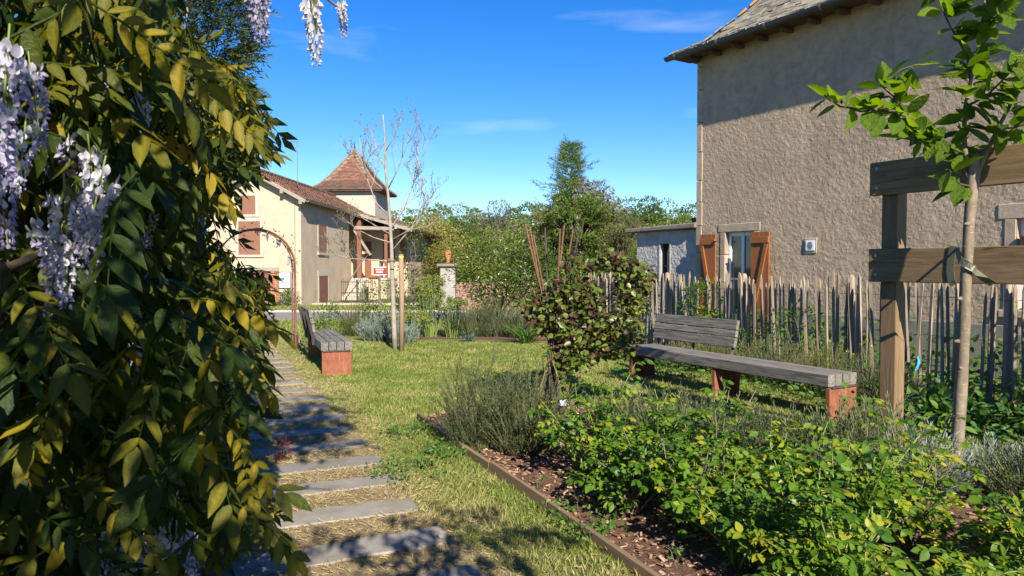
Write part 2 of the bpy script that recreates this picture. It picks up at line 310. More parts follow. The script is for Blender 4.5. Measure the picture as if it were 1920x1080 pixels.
class MB:
    """collects shapes for ONE mesh"""
    def __init__(s): s.v = []; s.f = []; s.r = []
    def add(s, vs, fs, r=None):
        o = len(s.v); s.v += [tuple(v) for v in vs]; s.f += [tuple(i + o for i in f) for f in fs]
        s.r += [0.5 if r is None else r] * len(vs)
        return s
    def box(s, c, d, R=None, taper=None, r=None, jit=0.0):
        c = Vector(c); x, y, z = d[0] / 2, d[1] / 2, d[2] / 2
        tp = taper or (1, 1)
        vs = []
        for k in (-1, 1):
            for (i, j) in ((-1, -1), (1, -1), (1, 1), (-1, 1)):
                f = tp if k > 0 else (1, 1)
                v = Vector((i * x * f[0], j * y * f[1], k * z))
                if jit: v += Vector([rnd.uniform(-jit, jit) for _ in range(3)])
                vs.append(c + (R @ v if R is not None else v))
        return s.add(vs, [(3, 2, 1, 0), (4, 5, 6, 7), (0, 1, 5, 4), (1, 2, 6, 5), (2, 3, 7, 6), (3, 0, 4, 7)], r)
    def span(s, x0, x1, y0, y1, z0, z1, r=None):
        return s.box(((x0 + x1) / 2, (y0 + y1) / 2, (z0 + z1) / 2), (abs(x1 - x0), abs(y1 - y0), abs(z1 - z0)), r=r)
    def tube(s, pts, rad_, n=6, cap=True, r=None, flat=None):
        pts = [Vector(p) for p in pts]
        rs = rad_ if hasattr(rad_, '__len__') else [rad_] * len(pts)
        o = len(s.v); prev = None
        for i, p in enumerate(pts):
            t = (pts[min(i + 1, len(pts) - 1)] - pts[max(i - 1, 0)])
            t = t.normalized() if t.length > 1e-9 else Vector((0, 0, 1))
            if prev is None:
                a = Vector((1, 0, 0)) if abs(t.x) < 0.9 else Vector((0, 1, 0))
                u = t.cross(a).normalized()
            else:
                u = (prev - t * prev.dot(t)); u = u.normalized() if u.length > 1e-6 else t.orthogonal().normalized()
            prev = u; w = t.cross(u)
            for k in range(n):
                a = 2 * pi * k / n
                s.v.append(tuple(p + u * (cos(a) * rs[i]) + w * (sin(a) * rs[i] * (flat or 1))))
                s.r.append(0.5 if r is None else r)
        for i in range(len(pts) - 1):
            for k in range(n):
                a, b_ = o + i * n + k, o + i * n + (k + 1) % n
                s.f.append((a, b_, b_ + n, a + n))
        if cap:
            s.f.append(tuple(o + k for k in reversed(range(n))))
            e = o + (len(pts) - 1) * n; s.f.append(tuple(e + k for k in range(n)))
        return s
    def prism(s, poly, a, b_, axis='z', r=None):
        n = len(poly)
        def P(u, v, w): return {'z': (u, v, w), 'y': (u, w, v), 'x': (w, u, v)}[axis]
        vs = [P(u, v, a) for u, v in poly] + [P(u, v, b_) for u, v in poly]
        fs = [tuple(reversed(range(n))), tuple(range(n, 2 * n))] + [(i, (i + 1) % n, n + (i + 1) % n, n + i) for i in range(n)]
        return s.add(vs, fs, r)
    def mesh(s, name, smooth=False):
        me = bpy.data.meshes.new(name); me.from_pydata(s.v, [], s.f)
        if len(set(s.r)) > 1 or s.r and s.r[0] != 0.5:
            a = me.attributes.new('rnd', 'FLOAT', 'POINT'); a.data.foreach_set('value', np.array(s.r, np.float32))
        if smooth: me.polygons.foreach_set('use_smooth', [True] * len(me.polygons))
        me.update()
        return me
    def build(s, name, m, parent=None, smooth=False, kind=None):
        return link(name, s.mesh(name, smooth), m, parent, kind)
def bevel(o, w=0.006, seg=1):
    b_ = o.modifiers.new('edge', 'BEVEL'); b_.width = w; b_.segments = seg; b_.limit_method = 'ANGLE'; b_.angle_limit = rad(50)
    return o
def sheet(name, pts, z, m, kind='structure', parent=None):
    me = bpy.data.meshes.new(name); me.from_pydata([(p[0], p[1], z) for p in pts], [], [tuple(range(len(pts)))])
    return link(name, me, m, parent, kind)

# leaf templates: (verts, faces) with the leaf along +x, its upper side +z
def T(v, f): return np.array(v, float), [np.array(x) for x in f]
def leaf_t(w=0.42, fold=0.12, curl=0.25, st=(0.0, 0.3, 0.65, 1.0), prof=(0.06, 1.0, 0.72, 0.0)):
    V = []; Q = []
    for x, p in zip(st, prof):
        z = -curl * x * x
        V += [(x, -w / 2 * p, z), (x, 0, z - fold * w * p), (x, w / 2 * p, z)]
    for i in range(len(st) - 1):
        a = 3 * i
        Q += [(a, a + 3, a + 4, a + 1), (a + 1, a + 4, a + 5, a + 2)]
    return T(V, [Q])
LEAF = leaf_t(0.42, 0.12, 0.25, (0, 0.4, 1.0), (0.08, 1.0, 0))
def ribv(t, a=0.14): return np.tile([-0.04, a, -0.04], len(t[0]) // 3)
LEAF_BROAD = leaf_t(0.68, 0.14, 0.3, (0, 0.16, 0.45, 0.75, 1.0), (0.1, 0.78, 1.0, 0.66, 0))
LEAF_LONG = leaf_t(0.40, 0.16, 0.32, (0, 0.14, 0.38, 0.68, 0.88, 1.0), (0.12, 0.72, 1.0, 0.78, 0.3, 0))
DIAMOND = T([(0, 0, 0), (0.45, -0.25, 0.03), (1, 0, -0.12), (0.45, 0.25, 0.03)], [[(0, 1, 2), (0, 2, 3)]])
NEEDLE = T([(0, 0, 0), (0.45, -0.085, 0.0), (1, 0, 0.03), (0.45, 0.085, 0.0)], [[(0, 1, 2), (0, 2, 3)]])
SLIM = T([(0, 0, 0), (0.42, -0.2, 0.03), (1, 0, -0.2), (0.42, 0.2, 0.03)], [[(0, 1, 2), (0, 2, 3)]])
LEAF_LOW = leaf_t(0.40, 0.16, 0.32, (0, 0.42, 1.0), (0.15, 1.0, 0))
BLADE = T([(0, -0.5, 0), (0, 0.5, 0), (0.55, 0.42, 0.08), (1, -0.1, 0.3)], [[(0, 1, 2), (0, 2, 3)]])
def unit(a): return a / np.maximum(np.linalg.norm(a, axis=-1, keepdims=True), 1e-9)
def basis(d, n):
    d = unit(np.asarray(d, float)); n = np.asarray(n, float)
    y = np.cross(n, d); bad = np.linalg.norm(y, axis=-1) < 1e-5
    y[bad] = np.cross(np.array([0.31, 0.77, 0.2]), d[bad])
    y = unit(y); z = np.cross(d, y)
    return np.stack([d, y, z], axis=-1)
def scatter(t, pos, R, sc, r, tr=None):
    V, Fs = t; pos = np.asarray(pos, float); n = len(pos); k = len(V)
    sc = np.asarray(sc, float)
    L = V[None] * (sc[:, None, None] if sc.ndim == 1 else sc[:, None, :])
    W = np.einsum('nij,nkj->nki', R, L) + pos[:, None, :]
    out = [(f[None] + (np.arange(n) * k)[:, None, None]).reshape(-1, f.shape[1]) for f in Fs]
    rr = np.repeat(np.asarray(r, float), k)
    if tr is not None: rr = rr + np.tile(tr, n)
    return W.reshape(-1, 3), out, rr
def merge(parts):
    V = []; F = {}; R_ = []; o = 0
    for v, fs, r in parts:
        for f in fs: F.setdefault(f.shape[1], []).append(f + o)
        V.append(v); R_.append(r); o += len(v)
    return np.concatenate(V), [np.concatenate(x) for x in F.values()], np.concatenate(R_)
def stuff(name, parts, m, parent=None, kind='stuff', smooth=False):
    v, f, r = merge(parts)
    return link(name, npmesh(name, v, f, r, smooth), m, parent, kind)
def sphere_dirs(n): return unit(rng.normal(size=(n, 3)))
def leaf_objects(name, meshes, pos, R, sc, m, parent):
    """each leaf an object of its own; the meshes are shared"""
    for i in range(len(pos)):
        o = bpy.data.objects.new(name, meshes[i % len(meshes)]); COL.objects.link(o)
        if parent is not None: o.parent = parent
        mt = Matrix.Identity(4)
        for a in range(3):
            for b_ in range(3): mt[a][b_] = R[i][a][b_] * sc[i]
            mt[a][3] = pos[i][a]
        o.matrix_basis = mt
def tmesh(name, t, m, r=0.5, tr=None, smooth=True):
    rr = np.full(len(t[0]), r) if tr is None else np.asarray(tr)
    me = npmesh(name, t[0], t[1], rr, smooth); me.materials.append(M[m])
    return me
def vnoise(p, f, seed=0):
    """cheap smooth value noise 0..1 for placing things"""
    x = np.asarray(p, float)[..., :2] * f + seed * 17.3
    i = np.floor(x).astype(int); w = x - i; w = w * w * (3 - 2 * w)
    def h(a, b_):
        q = np.sin(a * 127.1 + b_ * 311.7 + seed * 13.7) * 43758.5453
        return q - np.floor(q)
    a, b_ = i[..., 0], i[..., 1]
    return (h(a, b_) * (1 - w[..., 0]) + h(a + 1, b_) * w[..., 0]) * (1 - w[..., 1]) + (h(a, b_ + 1) * (1 - w[..., 0]) + h(a + 1, b_ + 1) * w[..., 0]) * w[..., 1]

# ================================================================== THE SETTING: ground, lawn, path, bed, road, hill
sheet('ground', [(-700, -300), (700, -300), (700, 1500), (-700, 1500)], 0.0, 'soil')
sheet('lawn', [(-14, 2), (-6, -6), (9, -6), (8.5, 4), (5.0, 12.4), (2.2, 13.9), (-7.5, 17.5), (-14, 17.5)], 0.004, 'turf')
pw = []
for k in range(26):
    t = -3 + k * 0.75; pw.append(gp(1.30 + 0.08 * sin(k * 1.7) + 0.05 * sin(k * 4.1), t))
for k in range(25, -1, -1):
    t = -3 + k * 0.75; pw.append(gp(-0.35 + 0.10 * sin(k * 2.3), t))
path = sheet('path', [(p.x, p.y) for p in pw], 0.008, 'worn')
bedp = [gp(1.95, -2), gp(1.95, 6.75), gp(2.6, 7.25), gp(3.6, 7.2), gp(3.95, 6.0), gp(4.05, 4.2), gp(4.9, 2.8), gp(5.2, -2)]
sheet('flower_bed', [(p.x, p.y) for p in bedp], 0.012, 'mulch')
bed2 = [(-2.9, 14.1), (-1.6, 14.9), (1.0, 14.5), (2.2, 13.5), (2.6, 15.4), (1.5, 18.5), (-3.5, 19.0)]
sheet('flower_bed', bed2, 0.009, 'mulch')
bed3 = [gp(5.95, 4.6), gp(6.05, 11.5), gp(7.25, 12.5), gp(7.35, 1.0), gp(6.6, 1.0)]
sheet('flower_bed', [(p.x, p.y) for p in bed3], 0.009, 'soil')
sheet('road', [(-90, 19.9), (70, 19.9), (70, 23.6), (-90, 23.6)], 0.006, 'asphalt')
kb = MB(); kb.span(-60, -1.5, 23.6, 23.75, 0.0, 0.07); kb.build('kerb', 'kerb', kind='structure')

def hill_z(x, y):
    s = np.clip((np.asarray(y, float) - 58) / 110.0, 0, 1); s = s * s * (3 - 2 * s)
    return 9.5 * s * (1 + 0.12 * np.sin(np.asarray(x, float) * 0.03 + 1.0) - 0.0012 * np.asarray(x, float)) - 0.05
gx = np.linspace(-420, 420, 71); gy = np.concatenate([np.linspace(56, 170, 20), np.linspace(190, 900, 18)])
HX, HY = np.meshgrid(gx, gy)
HV = np.stack([HX, HY, hill_z(HX, HY)], -1).reshape(-1, 3)
idx = np.arange(len(HV)).reshape(HX.shape)
HF = np.stack([idx[:-1, :-1], idx[:-1, 1:], idx[1:, 1:], idx[1:, :-1]], -1).reshape(-1, 4)
link('hill', npmesh('hill', HV, HF, None, True), 'soil', kind='structure')

# ---- the stone slabs of the stepping path (parts of the path)
ends = [(1110, 1085), (1006, 838), (940, 780), (897, 744), (858, 714), (827, 688), (802, 663), (780, 642), (762, 622), (745, 606), (732, 592), (719, 578)]
sl = [gr(x, y) for (y, x) in ends[1:]]
ts = [p.dot(GA) for p in sl]
step = (ts[-1] - ts[0]) / (len(ts) - 1)
allt = [(ts[0] - step * k, sl[0].dot(GR)) for k in (3, 2, 1)] + [(ts[0] + step * k + rnd.uniform(-0.02, 0.02), 1.28 + rnd.uniform(-0.05, 0.05)) for k in range(19)]
for k, (t, le) in enumerate(allt):
    L = rnd.uniform(1.12, 1.25); W = rnd.uniform(0.225, 0.255)
    n = 12; poly = []
    for i in range(n + 1): poly.append((-L / 2 + L * i / n, -W / 2 + rnd.uniform(-0.012, 0.012)))
    for i in range(n + 1): poly.append((L / 2 - L * i / n, W / 2 + rnd.uniform(-0.012, 0.012)))
    poly[0] = (poly[0][0] + 0.015, poly[0][1] + 0.01); poly[n] = (poly[n][0] - rnd.uniform(0.01, 0.03), poly[n][1] + 0.01)
    b = MB().prism(poly, -0.03, 0.019)
    o = bevel(b.build('stone_slab', 'slab', path), 0.006, 2)
    c = gp(le - L / 2, t)
    o.location = (c.x, c.y, 0.0); o.rotation_euler = (rnd.uniform(-0.008, 0.008), rnd.uniform(-0.008, 0.008), math.atan2(GR.y, GR.x) + rnd.uniform(-0.035, 0.035))

# ---- timber edging of the bed: loose boards set end to end
edge = thing('bed_edging', 'thin weathered timber edging along the mulched rose bed beside the grass', 'edging', gp(1.93, 5.0))
t = 0.5; k = 0
while t < 6.7:
    Lb = rnd.choice([0.95, 1.15, 1.3])
    a_, b_ = gp(1.93 + rnd.uniform(-0.012, 0.012), t), gp(1.93 + rnd.uniform(-0.012, 0.012), t + Lb - 0.012)
    d = b_ - a_; mid = (a_ + b_) / 2 - edge.location
    bb = MB().box((0, 0, 0), (d.length, 0.032, 0.13), jit=0.003)
    o = bevel(bb.build('edging_board', 'edge_wood', edge), 0.004)
    o.location = (mid.x, mid.y, 0.012 + rnd.uniform(-0.012, 0.008)); o.rotation_euler = (rnd.uniform(-0.1, 0.1), 0, math.atan2(d.y, d.x))
    t += Lb; k += 1

# ================================================================== RIGHT HOUSE (rough-rendered wall, slate roof)
HC = Vector((3.64, 14.2, 0)); HRZ = math.atan2(-0.848, 0.53)
house = thing('stone_house', 'tall rough-rendered house with slate roof and orange shutters behind the paling fence', 'house', HC, HRZ)
DO = (0.72, 1.39, 0.25, 2.15)         # the French window
W2 = (5.60, 6.60, 0.95, 2.13)
W3 = (5.72, 6.62, 2.98, 4.15)
def rough_wall(x0, x1, z0, z1, holes, st, amp, seed):
    nx, nz = int((x1 - x0) / st), int((z1 - z0) / st)
    xs = np.linspace(x0, x1, nx + 1); zs = np.linspace(z0, z1, nz + 1)
    X, Z = np.meshgrid(xs, zs)
    P = np.stack([X, Z], -1)
    h = np.zeros_like(X)
    for f, a in ((2.6, 0.25), (9.3, 0.35), (19.7, 0.6), (31.0, 0.7)):
        n_ = vnoise(P + np.stack([Z * 0.37, X * 0.21], -1), f, seed + int(f))
        h += a * (np.abs(n_ - 0.5) * 2) ** 0.8
    Y = -amp * (h - 0.7)
    V = np.stack([X, Y, Z], -1).reshape(-1, 3)
    cx = (xs[:-1] + xs[1:]) / 2; cz = (zs[:-1] + zs[1:]) / 2
    CX, CZ = np.meshgrid(cx, cz); keep = np.ones(CX.shape, bool)
    for (a, b_, c, d) in holes: keep &= ~((CX > a) & (CX < b_) & (CZ > c) & (CZ < d))
    I = np.arange(len(V)).reshape(X.shape)
    F = np.stack([I[:-1, :-1], I[:-1, 1:], I[1:, 1:], I[1:, :-1]], -1)[keep]
    return npmesh('wall', V, F, None, False)
link('wall', rough_wall(0.12, 8.6, 0.0, 5.60, [DO, W2, W3], 0.0235, 0.0068, 3), 'render_coat', house)
b = MB()
b.span(0.0, 0.25, 0.05, 7.0, 0, 5.5); b.span(8.35, 8.6, 0.05, 7.0, 0, 5.5); b.span(0.26, 8.34, 6.8, 7.0, 0, 5.5)
b.build('side_wall', 'render_coat', house)
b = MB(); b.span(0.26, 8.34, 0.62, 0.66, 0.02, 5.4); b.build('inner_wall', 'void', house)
b = MB(); b.span(1.9, 5.59, -0.03, -0.004, 0, 0.72); b.span(5.59, 8.6, -0.045, -0.006, 0, 0.62); b.span(0.12, 0.6, -0.028, -0.004, 0, 0.7)
bevel(b.build('plinth', 'plinth', house), 0.01)
z = 0.0; k = 0
while z < 5.45:                                            # corner stones
    h = rnd.uniform(0.42, 0.66); h = min(h, 5.55 - z)
    w = 0.125 if k % 2 else 0.14
    o = bevel(MB().span(-0.012, w, -0.016, 0.09, z + 0.006, z + h - 0.006).build('quoin_stone', 'quoin', house), 0.008)
    z += h; k += 1
# French window: stone frame, white casement, panes, orange shutters
fr = MB().build('door_surround', 'quoin', house) if False else None
bevel(MB().span(0.55, 1.52, -0.013, 0.22, 2.15, 2.30).build('lintel_stone', 'quoin', house), 0.008)
for z0, z1 in ((0.0, 0.62), (0.63, 1.2), (1.21, 1.72), (1.73, 2.145)):
    bevel(MB().span(0.60, 0.72, -0.013, 0.24, z0, z1).build('jamb_stone', 'quoin', house), 0.008)
    bevel(MB().span(1.39, 1.50, -0.013, 0.24, z0, z1).build('jamb_stone', 'quoin', house), 0.008)
bevel(MB().span(0.66, 1.45, -0.06, 0.3, 0.16, 0.25).build('threshold', 'quoin', house), 0.008)
win = MB()
for x0, x1 in ((0.722, 0.78), (1.022, 1.088), (1.33, 1.388)): win.span(x0, x1, 0.09, 0.15, 0.26, 2.148)
for z0, z1 in ((0.26, 0.62), (1.25, 1.29), (2.07, 2.148)):
    win.span(0.781, 1.021, 0.095, 0.145, z0, z1); win.span(1.089, 1.329, 0.095, 0.145, z0, z1)
wf = bevel(win.build('french_window', 'white_paint', house), 0.004)
for x0, x1 in ((0.79, 1.02), (1.09, 1.325)):
    for z0, z1 in ((0.62, 1.25), (1.29, 2.07)):
        MB().span(x0, x1, 0.116, 0.122, z0, z1).build('pane', 'pane_glass', wf)
cb = MB()
for i in range(14):
    xx = 0.8 + 0.2 * i / 13
    cb.span(xx, xx + 0.02, 0.30 + 0.015 * sin(i * 1.9), 0.315 + 0.015 * sin(i * 1.9), 0.3, 2.05)
cb.build('curtain', 'curtain_cloth', house)
MB().tube([(1.05, 0.09, 1.18), (1.05, 0.05, 1.18), (1.10, 0.05, 1.18)], 0.01).build('handle', 'zinc', wf)
def shutter(x0, x1, z0, z1, hinge_right, y0=-0.115):
    s = thing('shutter', None, None); s.parent = house; s.location = (x0, y0, z0)
    w = x1 - x0; h = z1 - z0; n = 4
    for i in range(n):
        bevel(MB().span(i * w / n + 0.002, (i + 1) * w / n - 0.002, 0, 0.024, 0, h).build('board', 'shutter_orange', s), 0.003)
    for zz in (h - 0.20, 0.15):
        bevel(MB().span(0.0, w, -0.03, -0.001, zz, zz + 0.11).build('batten', 'shutter_orange', s), 0.003)
    a, e = ((0.03, 0.27), (w - 0.05, h - 0.22)) if hinge_right else ((w - 0.03, 0.27), (0.05, h - 0.22))
    dx, dz = e[0] - a[0], e[1] - a[1]; L = math.hypot(dx, dz); ang = math.atan2(dz, dx)
    bb = MB().box((0, 0, 0), (L, 0.028, 0.075))
    o = bevel(bb.build('brace', 'shutter_orange', s), 0.003); o.location = ((a[0] + e[0]) / 2, -0.0155, (a[1] + e[1]) / 2); o.rotation_euler = (0, -ang, 0)
    hx = w if not hinge_right else 0
    for zz in (h - 0.145, 0.205):
        MB().tube([(hx - 0.02, -0.034, zz), (hx + 0.05 * (1 if not hinge_right else -1), -0.034, zz)], 0.014, 6).build('hinge', 'black_iron', s)
shutter(0.20, 0.58, 0.28, 2.12, False); shutter(1.41, 1.80, 0.28, 2.12, True)
# ventilation grille
v = MB(); v.span(2.43, 2.67, -0.016, 0.0, 1.72, 1.98); vg = bevel(v.build('vent', 'quoin', house), 0.01)
v = MB()
v.span(2.465, 2.635, -0.03, -0.0165, 1.765, 1.935); o = bevel(v.build('vent_frame', 'white_paint', vg), 0.012, 2)
for i in range(6):
    wv = 0.048 * math.sqrt(max(0.05, 1 - ((i - 2.5) / 3.2) ** 2))
    MB().span(2.55 - wv, 2.55 + wv, -0.0335, -0.0305, 1.793 + i * 0.021, 1.803 + i * 0.021).build('vent_slot', 'grille_dark', vg)
# the two windows at the right end
for (a, b_, c, d), nm in ((W2, 'window'), (W3, 'window')):
    wo = thing(nm, None, None); wo.parent = house
    for x0, x1 in ((a - 0.14, a), (b_, b_ + 0.14)): bevel(MB().span(x0, x1, -0.013, 0.2, c - 0.02, d - 0.002).build('jamb_stone', 'quoin', wo), 0.008)
    bevel(MB().span(a - 0.22, b_ + 0.22, -0.015, 0.2, d, d + 0.2).build('lintel_stone', 'quoin', wo), 0.008)
    bevel(MB().span(a - 0.18, b_ + 0.18, -0.05, 0.2, c - 0.12, c - 0.022).build('sill', 'quoin', wo), 0.008)
    f_ = MB()
    for x0, x1 in ((a + 0.002, a + 0.06), ((a + b_) / 2 - 0.035, (a + b_) / 2 + 0.035), (b_ - 0.06, b_ - 0.002)): f_.span(x0, x1, 0.12, 0.17, c, d)
    for x0, x1 in ((a + 0.061, (a + b_) / 2 - 0.036), ((a + b_) / 2 + 0.036, b_ - 0.061)):
        f_.span(x0, x1, 0.122, 0.168, c, c + 0.07); f_.span(x0, x1, 0.122, 0.168, d - 0.07, d - 0.002)
        MB().span(x0, x1, 0.14, 0.146, c + 0.07, d - 0.07).build('pane', 'pane_glass', wo)
    f_.build('casement', 'white_paint', wo)
# terracotta pot on the sill of the lower one
pot = MB().tube([(0, 0, 0), (0, 0, 0.02), (0, 0, 0.12), (0, 0, 0.125), (0, 0, 0.155)], [0.06, 0.062, 0.08, 0.092, 0.092], 14)
po = pot.build('flower_pot', 'terracotta', None, True)
pl = HC + Matrix.Rotation(HRZ, 3, 'Z') @ Vector((5.74, 0.02, 1.75)); 
shelf = MB().span(5.605, 6.595, -0.02, 0.11, 1.715, 1.75).build('window_shelf', 'white_paint', house)
po.location = pl; tag(po, 'small terracotta pot in the window at the right end of the rendered house', 'pot')
# eave: rafter tails, soffit, gutter with brackets
OV = 0.41; EZ = 5.55
for i in range(17):
    x = 0.05 + i * 0.52
    bevel(MB().box((x, -0.10, EZ - 0.04), (0.08, 0.38, 0.07), Matrix.Rotation(0.05, 3, 'X')).build('rafter', 'dark_timber', house), 0.006)
MB().span(-0.33, 8.6, -0.33, 0.12, EZ + 0.015, EZ + 0.035).build('soffit', 'dark_timber', house)
gut = MB(); n = 9
prof = [(cos(pi + pi * i / (n - 1)) * 0.075, sin(pi + pi * i / (n - 1)) * 0.075) for i in range(n)]
prof2 = [(a * 0.93, b_ * 0.93 + 0.002) for a, b_ in reversed(prof)]
gut.prism([(-OV - 0.05 + a, EZ + 0.045 + b_) for a, b_ in prof + prof2], -0.40, 8.6, 'x')
gu = gut.build('gutter', 'zinc', house, True)
for i in range(9):
    x = -0.15 + i * 1.05
    g2 = MB().prism([(-OV - 0.05 + a * 1.09, EZ + 0.045 + b_ * 1.09) for a, b_ in prof] + [(-OV - 0.05 + a * 0.99, EZ + 0.045 + b_ * 0.99) for a, b_ in reversed(prof)], x, x + 0.035, 'x')
    g2.build('gutter_bracket', 'zinc_light', gu)
# roof planes under the slates, then the slates
PR = [(0, 0.06), (0.5, 0.30), (1.0, 0.80), (1.3, 1.16), (3.2, 3.75)]
rb = MB()
for (d0, h0), (d1, h1) in zip(PR[:-1], PR[1:]):
    rb.add([(-OV + d0, -OV + d0, EZ + h0), (8.6, -OV + d0, EZ + h0), (8.6, -OV + d1, EZ + h1), (-OV + d1, -OV + d1, EZ + h1)], [(0, 1, 2, 3)])
    rb.add([(-OV + d0, -OV + d0, EZ + h0), (-OV + d1, -OV + d1, EZ + h1), (-OV + d1, 7.35 - d1, EZ + h1), (-OV + d0, 7.35 - d0, EZ + h0)], [(0, 1, 2, 3)])
    rb.add([(-OV + d0, 7.35 - d0, EZ + h0), (-OV + d1, 7.35 - d1, EZ + h1), (8.6, 7.35 - d1, EZ + h1), (8.6, 7.35 - d0, EZ + h0)], [(0, 1, 2, 3)])
roof = rb.build('roof', 'slate', house)
sm = []
for q in range(6):
    w, L = (0.26 + 0.015 * q, 0.27)
    bb = MB(); nn = 5
    poly = [(-w / 2, 0.0)] + [(-w / 2 + w * i / nn, -L + rnd.uniform(-0.02, 0.02)) for i in range(nn + 1)] + [(w / 2, 0.0)]
    bb.prism(poly, 0, 0.016 + 0.004 * (q % 3)); sm.append(bb.mesh('slate')); sm[-1].materials.append(M['slate'])
cnt = 0; extra = []
arc = 0.0; rows = []
seg = [(math.hypot(b_[0] - a[0], b_[1] - a[1]), a, b_) for a, b_ in zip(PR[:-1], PR[1:])]
tot = sum(s[0] for s in seg); u = 0.25
while u < tot:
    q = u
    for L, a, b_ in seg:
        if q <= L: f = q / L; rows.append((a[0] + (b_[0] - a[0]) * f, a[1] + (b_[1] - a[1]) * f, math.atan2(b_[1] - a[1], b_[0] - a[0]))); break
        q -= L
    u += 0.125
for ri, (d, h, sl_) in enumerate(rows):
    x = -OV + d - 0.04 + (0.13 if ri % 2 else 0.0)
    while x < 8.5:
        q = rnd.randrange(6); w = 0.26 + 0.015 * q
        if cnt < 300 and x < 6.2 and ri < 17:
            o = bpy.data.objects.new('slate', sm[q]); COL.objects.link(o); o.parent = roof
            o.location = (x + w / 2, -OV + d + 0.02, EZ + h + 0.022 + rnd.uniform(0, 0.008)); o.rotation_euler = (sl_ - 0.05 + rnd.uniform(-0.02, 0.04), rnd.uniform(-0.025, 0.025), rnd.uniform(-0.05, 0.05)); cnt += 1
        else: extra.append((x + w / 2, -OV + d + 0.02, EZ + h + 0.022, sl_))
        x += w + 0.004
eb = MB()
for (x, y, z, s_) in extra: eb.box((x, y - 0.11 * cos(s_), z - 0.11 * sin(s_)), (0.26, 0.24, 0.014), Matrix.Rotation(s_ - 0.05, 3, 'X'), jit=0.006)
eb.build('slate_rows', 'slate', roof, kind='stuff')
def HM(d):
    f_ = lambda q: np.interp(q, [p[0] for p in PR], [p[1] for p in PR])
    return Vector((0.1, 0.1, float(f_(d + 0.1) - f_(d)))).to_track_quat('X', 'Z').to_matrix()
for k in range(16):                                          # ragged hip stones, some orange with lichen
    d = 0.08 + k * 0.15
    hh = np.interp(d, [p[0] for p in PR], [p[1] for p in PR])
    o = MB().box((-OV + d, -OV + d, EZ + hh + 0.035), (0.2, 0.2, 0.025), HM(d), jit=0.012).build('hip_stone', 'lichen' if k in (6, 7, 8) else 'slate', roof)

# ---- grey lean-to at the left of the house
annex = thing('annex', 'low grey roughcast outbuilding with a flat stone roof left of the rendered house', 'outbuilding', HC, HRZ)
AW = (-1.10, -0.82, 1.15, 1.98)
w_ = rough_wall(-1.82, -0.004, 0.0, 2.24, [AW], 0.025, 0.012, 9)
ao = link('wall', w_, 'annex_coat', annex); ao.location = (0, 0.075, 0)
b = MB(); b.span(-1.82, -1.6, 0.11, 3.2, 0, 2.235); b.build('side_wall', 'annex_coat', annex)
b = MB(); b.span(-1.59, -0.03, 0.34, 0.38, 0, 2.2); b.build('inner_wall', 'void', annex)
bevel(MB().prism([(-2.08, 2.24), (0.0, 2.26), (0.0, 2.37), (-2.08, 2.33)], -0.06, 3.4, 'y').build('roof_slab', 'concrete', annex), 0.02)
w_ = MB(); w_.span(AW[0], AW[1], 0.2, 0.24, AW[2], AW[3]); ww = w_.build('window', 'pane_glass', annex)
f_ = MB()
f_.span(AW[0], AW[0] + 0.035, 0.16, 0.199, AW[2], AW[3]); f_.span(AW[1] - 0.035, AW[1], 0.16, 0.199, AW[2], AW[3]); f_.span(AW[0] + 0.036, AW[1] - 0.036, 0.162, 0.198, 1.5, 1.53)
f_.build('window_frame', 'zinc', ww)
b = MB(); b.span(AW[0] - 0.03, AW[0] - 0.001, 0.06, 0.3, AW[2], AW[3]); b.span(AW[1] + 0.001, AW[1] + 0.03, 0.06, 0.3, AW[2], AW[3]); b.span(AW[0] - 0.03, AW[1] + 0.03, 0.06, 0.3, AW[3] + 0.001, AW[3] + 0.03)
b.build('reveal', 'annex_coat', annex)
ch = MB().tube([(0, 0, 0), (0, 0, 0.12), (0, 0, 0.15), (0, 0, 0.2)], [0.045, 0.045, 0.06, 0.05], 8)
co = ch.build('chimney_pot', 'terracotta', annex, True); co.location = (-0.95, 0.9, 2.35)
MB().span(-0.9, -0.55, 0.85, 0.95, 2.37, 2.42).build('ridge_tile', 'terracotta', annex)

# ================================================================== CHESTNUT PALING FENCE
fence = thing('paling_fence', 'grey split-chestnut paling fence in front of the rendered house', 'fence', (4.89, 7.1, 0))
F0 = Vector((4.89, 7.1, 0)); FT = GA
sm = []
for q in range(8):
    w = rnd.uniform(0.026, 0.042); th = rnd.uniform(0.020, 0.032); H = rnd.uniform(1.31, 1.40); bb = MB()
    off = [(0.0, 0.0)] + [(rnd.uniform(-0.008, 0.008), rnd.uniform(-0.006, 0.006)) for _ in range(3)]
    hs_ = [0.0, H * 0.36, H * 0.7, H - 0.06, H]
    rings = []
    for i, hh in enumerate(hs_):
        ox, oy = off[min(i, 3)]; s_ = (1.08, 1.0, 0.92, 0.85, 0.3)[i]
        rings.append([(ox - w / 2 * s_, oy - th / 2 * s_, hh), (ox + w / 2 * s_ * 0.8, oy - th / 2 * s_ * 1.3, hh), (ox + w / 2 * s_, oy + th / 2 * s_, hh), (ox - w / 2 * s_ * 0.85, oy + th / 2 * s_, hh)])
    vs = [v for r_ in rings for v in r_]; fs = []
    for i in range(4):
        for k in range(4): fs.append((i * 4 + k, i * 4 + (k + 1) % 4, i * 4 + 4 + (k + 1) % 4, i * 4 + 4 + k))
    fs.append((16, 17, 18, 19)); bb.add(vs, fs); sm.append(bb.mesh('paling')); sm[-1].materials.append(M['pale_wood'])
s = -1.9; pts = []
